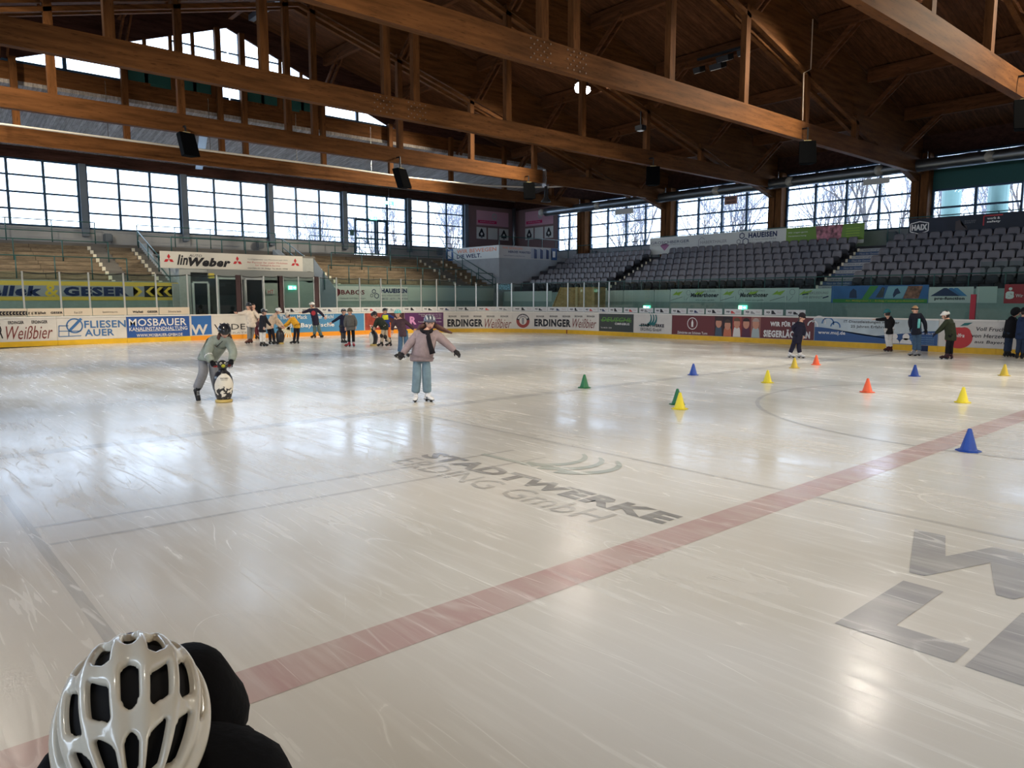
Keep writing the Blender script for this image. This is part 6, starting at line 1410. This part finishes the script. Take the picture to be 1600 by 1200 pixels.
p, J, rt, vv = person('child in blue and yellow jacket with orange trousers behind the green jacket', (607, 533.5), dict(head=(601.5, 486.5), sl=(597.5, 493), sr=(606.5, 492), el=(597, 500), hl=(596.5, 506), er=(611, 494.5), hr=(616, 497), pelvis=(605.5, 507), kl=(604, 518), kr=(607.8, 518), al=(604.5, 530), ar=(609, 531)),
    (-.3, -1, -.1), cloth('blue_jacket', 44, 62, 122), cloth('orange', 228, 120, 60), BLK, hat=('helmet', hbk, BLK), hair=(HD, SHORT), k=.93)
bm = bmesh.new(); c = (J['sl'] + J['sr']) / 2 - Vector((0, 0, .07)) - vv * .05; tube(bm, [c + Vector((0, 0, .08)), c - Vector((0, 0, .12))], [.12, .145], 12); o_ = obj('yellow_yoke', bm, cloth('lime_yellow', 214, 214, 50), p, True); o_.matrix_parent_inverse = Matrix.Translation(-p.location)
person('skater with turquoise helmet, dark purple top and blue jeans', (629, 558), dict(head=(621.5, 490.5), sl=(617.5, 501.5), sr=(632, 501), el=(613.5, 510), hl=(613, 516.5), er=(641.5, 509, .05), hr=(646.5, 515, .1), pelvis=(629.8, 520), kl=(626, 535), kr=(634.5, 535), al=(624.5, 553.5), ar=(637, 553.5, .15)),
    (-.35, -1, -.15), cloth('dark_purple', 76, 58, 66), cloth('jeans_blue', 74, 100, 128), BLK, hat=('helmet', mat('helmet_turquoise', rgb(120, 214, 208), .3, coat=.4), hwh), hair=(HB, LONG), k=.95, legw=1.2, feet=[(-.8, -.6, 0), (.2, -1, 0)])
p14 = person('skater in long dark navy coat and trousers with white boots, left of the right-hand cones', (1242, 559), dict(head=(1253, 496), sl=(1246.5, 505.5, -.05), sr=(1254.5, 506, .1), el=(1238, 512), hl=(1242.5, 519, .05), er=(1257, 517), hr=(1256, 525), pelvis=(1246, 528), kl=(1238.5, 543), kr=(1248, 543), al=(1234.5, 555.5), ar=(1249.5, 555.5)),
    (.75, -.5, -.35), cloth('midnight', 34, 34, 52), cloth('midnight2', 38, 38, 56), mat('boot_white', rgb(220, 220, 224), .4), hat=('beanie', cloth('dark_cap', 44, 38, 44), None), hair=(HD, LONG[:1]), k=.92, hem=.16, wide=1.12, legw=1.15)
person('person in black jacket and white trousers with a teal cap leaning on the boards', (1390, 549.5), dict(head=(1386, 490), sl=(1385, 498.5, .05), sr=(1392.5, 496, .1), el=(1376, 499.3, .1), hl=(1368, 499.3, .15), er=(1396.3, 503.5), hr=(1394, 510.5), pelvis=(1389, 516.5), kl=(1386, 528.5), kr=(1391, 529.5), al=(1388, 541.5), ar=(1392, 541.5)),
    (-.6, .7, -.2), blk, cloth('off_white', 214, 212, 210), cloth('maroon_boot', 70, 34, 40), hat=('beanie', cloth('teal_cap', 52, 112, 116), None), hair=(HD, SHORT), k=1.0, legw=1.1)
p, J, rt, vv = person('blond person with dark headband, black and turquoise jacket and blue jeans', (1431, 556), dict(head=(1430, 484.5), sl=(1424, 492), sr=(1438.5, 492), el=(1421.5, 503.5), hl=(1423, 512.5), er=(1445.5, 505), hr=(1446.5, 516), pelvis=(1431.5, 517), kl=(1430.5, 530.5), kr=(1435, 531.5), al=(1428.5, 551.5), ar=(1435.5, 551.5)),
    (.5, -.85, 0), cloth('black_blue', 32, 34, 46), cloth('jeans_mid', 66, 90, 116), mat('boot_grey', rgb(130, 132, 140), .5), gloves=blk, hat=('band', cloth('band', 40, 36, 40), None), hair=(HBL, SHORT), k=1.0, wide=1.05, legw=1.15, feet=[(-.8, -.5, 0), (-.6, -.6, 0)])
bm = bmesh.new(); c = (J['sr'] + J['pelvis'] * 1.2) / 2.2 - vv * .145 + rt * .02; tube(bm, [c + Vector((0, 0, .16)), c, c - Vector((0, 0, .14))], [.035, .045, .04], 8); o_ = obj('turquoise_panel', bm, cloth('turquoise', 110, 190, 190), p, True); o_.matrix_parent_inverse = Matrix.Translation(-p.location)
person('person in olive jacket and black trousers with a white helmet, arms reaching left', (1482, 561.5), dict(head=(1477.5, 493.5), sl=(1479.5, 502, -.1), sr=(1486, 500.5, .1), el=(1470, 513.5, -.1), hl=(1461.5, 521.5, -.1), er=(1474, 512, .15), hr=(1465, 519, .15), pelvis=(1486, 526), kl=(1481, 540), kr=(1486, 540), al=(1479.5, 556), ar=(1485.5, 556, .12)),
    (-.9, .1, -.35), cloth('olive', 52, 58, 44), blk, mat('boot_maroon', rgb(58, 24, 34), .4), gloves=navy, hat=('helmet', hwh, hbk), hair=(HD, SHORT), k=.95, wide=1.12)
person('person in black jacket and dark jeans bending forward at the boards, right edge', (1575, 557.6), dict(head=(1587.5, 488), sl=(1580, 497), sr=(1584.5, 498, .15), el=(1588, 508), hl=(1592, 516), er=(1591, 507, .15), hr=(1595, 515, .15), pelvis=(1577, 522), kl=(1574, 536), kr=(1577.5, 536), al=(1571.5, 552.5), ar=(1576, 552.5)),
    (.8, .2, -.6), blk, cloth('dark_jeans', 48, 60, 82), BLK, hat=('hood', blk, None), hair=(HD, SHORT), k=1.0, wide=1.2, legw=1.2)
person('person in dark blue jacket partly cut off by the right edge', (1597, 560.5), dict(head=(1600, 488.5), sl=(1594.5, 498, -.05), sr=(1603, 498, .1), el=(1592, 508), hl=(1594, 517), er=(1608, 508), hr=(1609, 517), pelvis=(1596, 524), kl=(1592, 538), kr=(1599, 538), al=(1589.5, 556), ar=(1597.5, 556)),
    (-.2, .9, -.3), cloth('dark_blue', 40, 54, 84), cloth('dark_jeans', 48, 60, 82), BLK, hat=('beanie', blk, None), hair=(HD, SHORT), k=.98, wide=1.15)

# ---- the child in front: cream helmet seen from above, black jacket with hood
HC = Vector((.235, 1.04, 1.275)); root = thing('person', 'child in front seen from above, cream vented helmet and black hooded jacket', 'person', (.29, 1.18, 0))
inv = Matrix.Translation((-.29, -1.18, 0))
vr = Vector((math.cos(AZ + .44 - .0), -math.sin(AZ + .44 - .0), 0)); vr = Vector((.75, -.66, 0)).normalized(); vf = Vector((-vr.y, vr.x, 0)) * -1   # vf: towards the camera side
vf = Vector((-.66, -.75, 0)).normalized()
Cc = Vector((.29, 1.18, 0)); hz = Vector((0, 0, 1))
V = [Cc + hz * .68, Cc + hz * .85 - vf * .0, Cc + hz * 1.04, Cc + hz * 1.13 + vf * .06, HC - hz * .06,
     Cc - vr * .17 + hz * 1.05, Cc - vr * .25 + hz * .84, Cc - vr * .22 + vf * .15 + hz * .72, Cc + vr * .17 + hz * 1.05, Cc + vr * .25 + hz * .84, Cc + vr * .22 + vf * .15 + hz * .72,
     Cc - vr * .09 + hz * .64, Cc - vr * .1 + hz * .38 + vf * .03, Cc - vr * .1 + hz * .13, Cc + vr * .09 + hz * .64, Cc + vr * .1 + hz * .38 + vf * .03, Cc + vr * .1 + hz * .13]
V[5] = on(118, 1238, Z=1.07); V[8] = on(358, 1212, Z=1.08)
E = [(0, 1), (1, 2), (2, 3), (3, 4), (2, 5), (5, 6), (6, 7), (2, 8), (8, 9), (9, 10), (0, 11), (11, 12), (12, 13), (0, 14), (14, 15), (15, 16)]
R = [.10, .1, .11, .05, .05, .06, .045, .03, .06, .045, .03, .08, .055, .04, .08, .055, .04]
me = skin_mesh('child_body', V, E, R, [SKIN]); bm = bmesh.new(); bm.from_mesh(me)
head_parts(root, bm, HC - hz * .045, (vf.x, vf.y, -.35), .92, ('none', None, None), (HD, SHORT))
for a, b, th in ((6, 7, 1), (9, 10, -1)): hand_geo(bm, V[b], V[b] - V[a], vr * th, .85)
obj('body', bm, SKIN, root, True)
CJ = mat('child_jacket_black', rgb(17, 16, 18), .85, spec=.15, bump=.2, nscale=30)
obj('jacket', skin_mesh('child_jacket', [V[0] - hz * .05, V[1], V[2], V[2] + hz * .05, V[5], V[6], V[6].lerp(V[7], .9), V[8], V[9], V[9].lerp(V[10], .9)], [(0, 1), (1, 2), (2, 3), (2, 4), (4, 5), (5, 6), (2, 7), (7, 8), (8, 9)], [.15, .155, .145, .09, .095, .07, .055, .095, .07, .055], [CJ], 1, 2), None, root)
obj('trousers', skin_mesh('child_trousers', [V[0], V[11], V[12], V[13] + hz * .05, V[14], V[15], V[16] + hz * .05], [(0, 1), (1, 2), (2, 3), (0, 4), (4, 5), (5, 6)], [.12, .1, .08, .07, .1, .08, .07], [cloth('black_leggings', 34, 34, 44)]), None, root)
for i in (13, 16): skate(root, V[i], vf, .9, BLK)
# hood bunched behind the head, towards the far right
bm = bmesh.new(); hcn = on(290, 1118, Z=1.165)
vs = ell(bm, hcn, (.094, .095, .115), 20, 14, rotm(-vf, vr, hz))
for v in vs: v.co += (v.co - hcn).normalized() * .008 * math.sin(v.co.x * 45) * math.cos(v.co.z * 38)
obj('hood', bm, CJ, root, True)
bm = bmesh.new(); vs = ell(bm, HC - vf * .06 + vr * .02 - hz * .13, (.17, .13, .07), 20, 10, rotm(-vf, vr, hz)); obj('hood_collar', bm, CJ, root, True)
# helmet: ribbed shell with real openings over a dark liner
HF = (Vector((-.25, -.97, 0)) * .93 - hz * .36).normalized()           # towards the brow
HS = Vector((.97, -.25, 0)); HU = HS.cross(HF).normalized()
if HU.z < 0: HU = -HU
CREAM = mat('helmet_cream', rgb(222, 212, 192), .22, coat=.8, spec=.5)
def hp(lat, lon, r=1.0):
    """lat: angle from side to side (0 = crown line), lon: 0 at the rear pole .. pi at the front pole"""
    A, B, Hh = .135, .093, .105
    return HC + HF * (-A * math.cos(lon) * r) + HS * (B * math.sin(lon) * math.sin(lat) * r) + HU * (Hh * math.sin(lon) * math.cos(lat) * r)
bm = bmesh.new(); n, m = 28, 18; g = [[bm.verts.new(hp(-1.75 + 3.5 * i / n, .12 + 2.9 * j / m, .90)) for i in range(n + 1)] for j in range(m + 1)]
for a, b in zip(g, g[1:]):
    for i in range(n): bm.faces.new((a[i], a[i + 1], b[i + 1], b[i]))
hl = obj('helmet_liner', bm, mat('liner_black', rgb(16, 14, 14), .9), root, True)
vents = []   # (lat0, lat1, lon0, lon1, skew)
for c_, w_, rows in ((0, .125, ((.62, 1.12), (1.42, 1.98), (2.2, 2.65))), (.40, .135, ((.46, .70), (.86, 1.26), (1.5, 1.9), (2.15, 2.6))), (-.40, .135, ((.50, .76), (.92, 1.32), (1.56, 1.98), (2.2, 2.6))), (.80, .12, ((.72, 1.06), (1.3, 1.78), (2.0, 2.5))), (-.80, .12, ((.8, 1.2), (1.45, 1.95), (2.15, 2.55))), (1.16, .07, ((.75, 1.0), (1.2, 1.9),)), (-1.16, .07, ((.75, 1.1), (1.3, 2.1)))):
    for a, b in rows: vents.append((c_ - w_, c_ + w_, a, b, .10 * (1 if c_ > 0 else -1 if c_ < 0 else 0)))
n, m = 110, 120; LA0, LA1, LO0, LO1 = -1.62, 1.62, .30, 2.75
def hole(la, lo):
    for a, b, c_, d, sk in vents:
        mid = (a + b) / 2; hw = (b - a) / 2; t_ = (la - mid) / hw
        if abs(t_) < 1:
            s0 = c_ - sk * t_ * 1.0; s1 = d - sk * t_ * .7
            if mid == 0: s0 += .10 * abs(t_) ** 1.5; s1 -= .12 * abs(t_) ** 1.5
            if s0 < lo < s1:
                # rounded corners
                cx_ = (1 - abs(t_)) * hw; cz_ = min(lo - s0, s1 - lo)
                if cx_ + cz_ > .035: return True
    return False
def rel(la, lo):   # raised ribs between the vent columns, shallow grooves beside them
    return 1 + .018 * math.cos(la * 2 * PI / .40 + PI) * min(1, math.sin(lo) * 1.2)
bm = bmesh.new(); g = []
for j in range(m + 1):
    lo = LO0 + (LO1 - LO0) * j / m
    g.append([bm.verts.new(hp(LA0 + (LA1 - LA0) * i / n, lo, 1.03 * rel(LA0 + (LA1 - LA0) * i / n, lo))) for i in range(n + 1)])
for j in range(m):
    for i in range(n):
        if not hole(LA0 + (LA1 - LA0) * (i + .5) / n, LO0 + (LO1 - LO0) * (j + .5) / m): bm.faces.new((g[j][i], g[j][i + 1], g[j + 1][i + 1], g[j + 1][i]))
bmesh.ops.delete(bm, geom=[v for v in bm.verts if not v.link_faces], context='VERTS')
bnd = [e for e in bm.edges if e.is_boundary]
ex = bmesh.ops.extrude_edge_only(bm, edges=bnd); nv = [x for x in ex['geom'] if isinstance(x, bmesh.types.BMVert)]
for v in nv: v.co += (HC - v.co) * .13
hs_ = obj('helmet_shell', bm, CREAM, root, True)
sm = hs_.modifiers.new('relax', 'SMOOTH'); sm.factor = .5; sm.iterations = 6
bm = bmesh.new(); tube(bm, [hp(l_, .30, 1.06) for l_ in (-.34, -.2, 0, .2, .34)], .006, 8); obj('rear_rim', bm, mat('rim_violet', rgb(70, 66, 92), .3), root, True)
for ch_ in root.children: ch_.matrix_parent_inverse = inv
bpy.data.objects.remove(_fo, do_unlink=True)
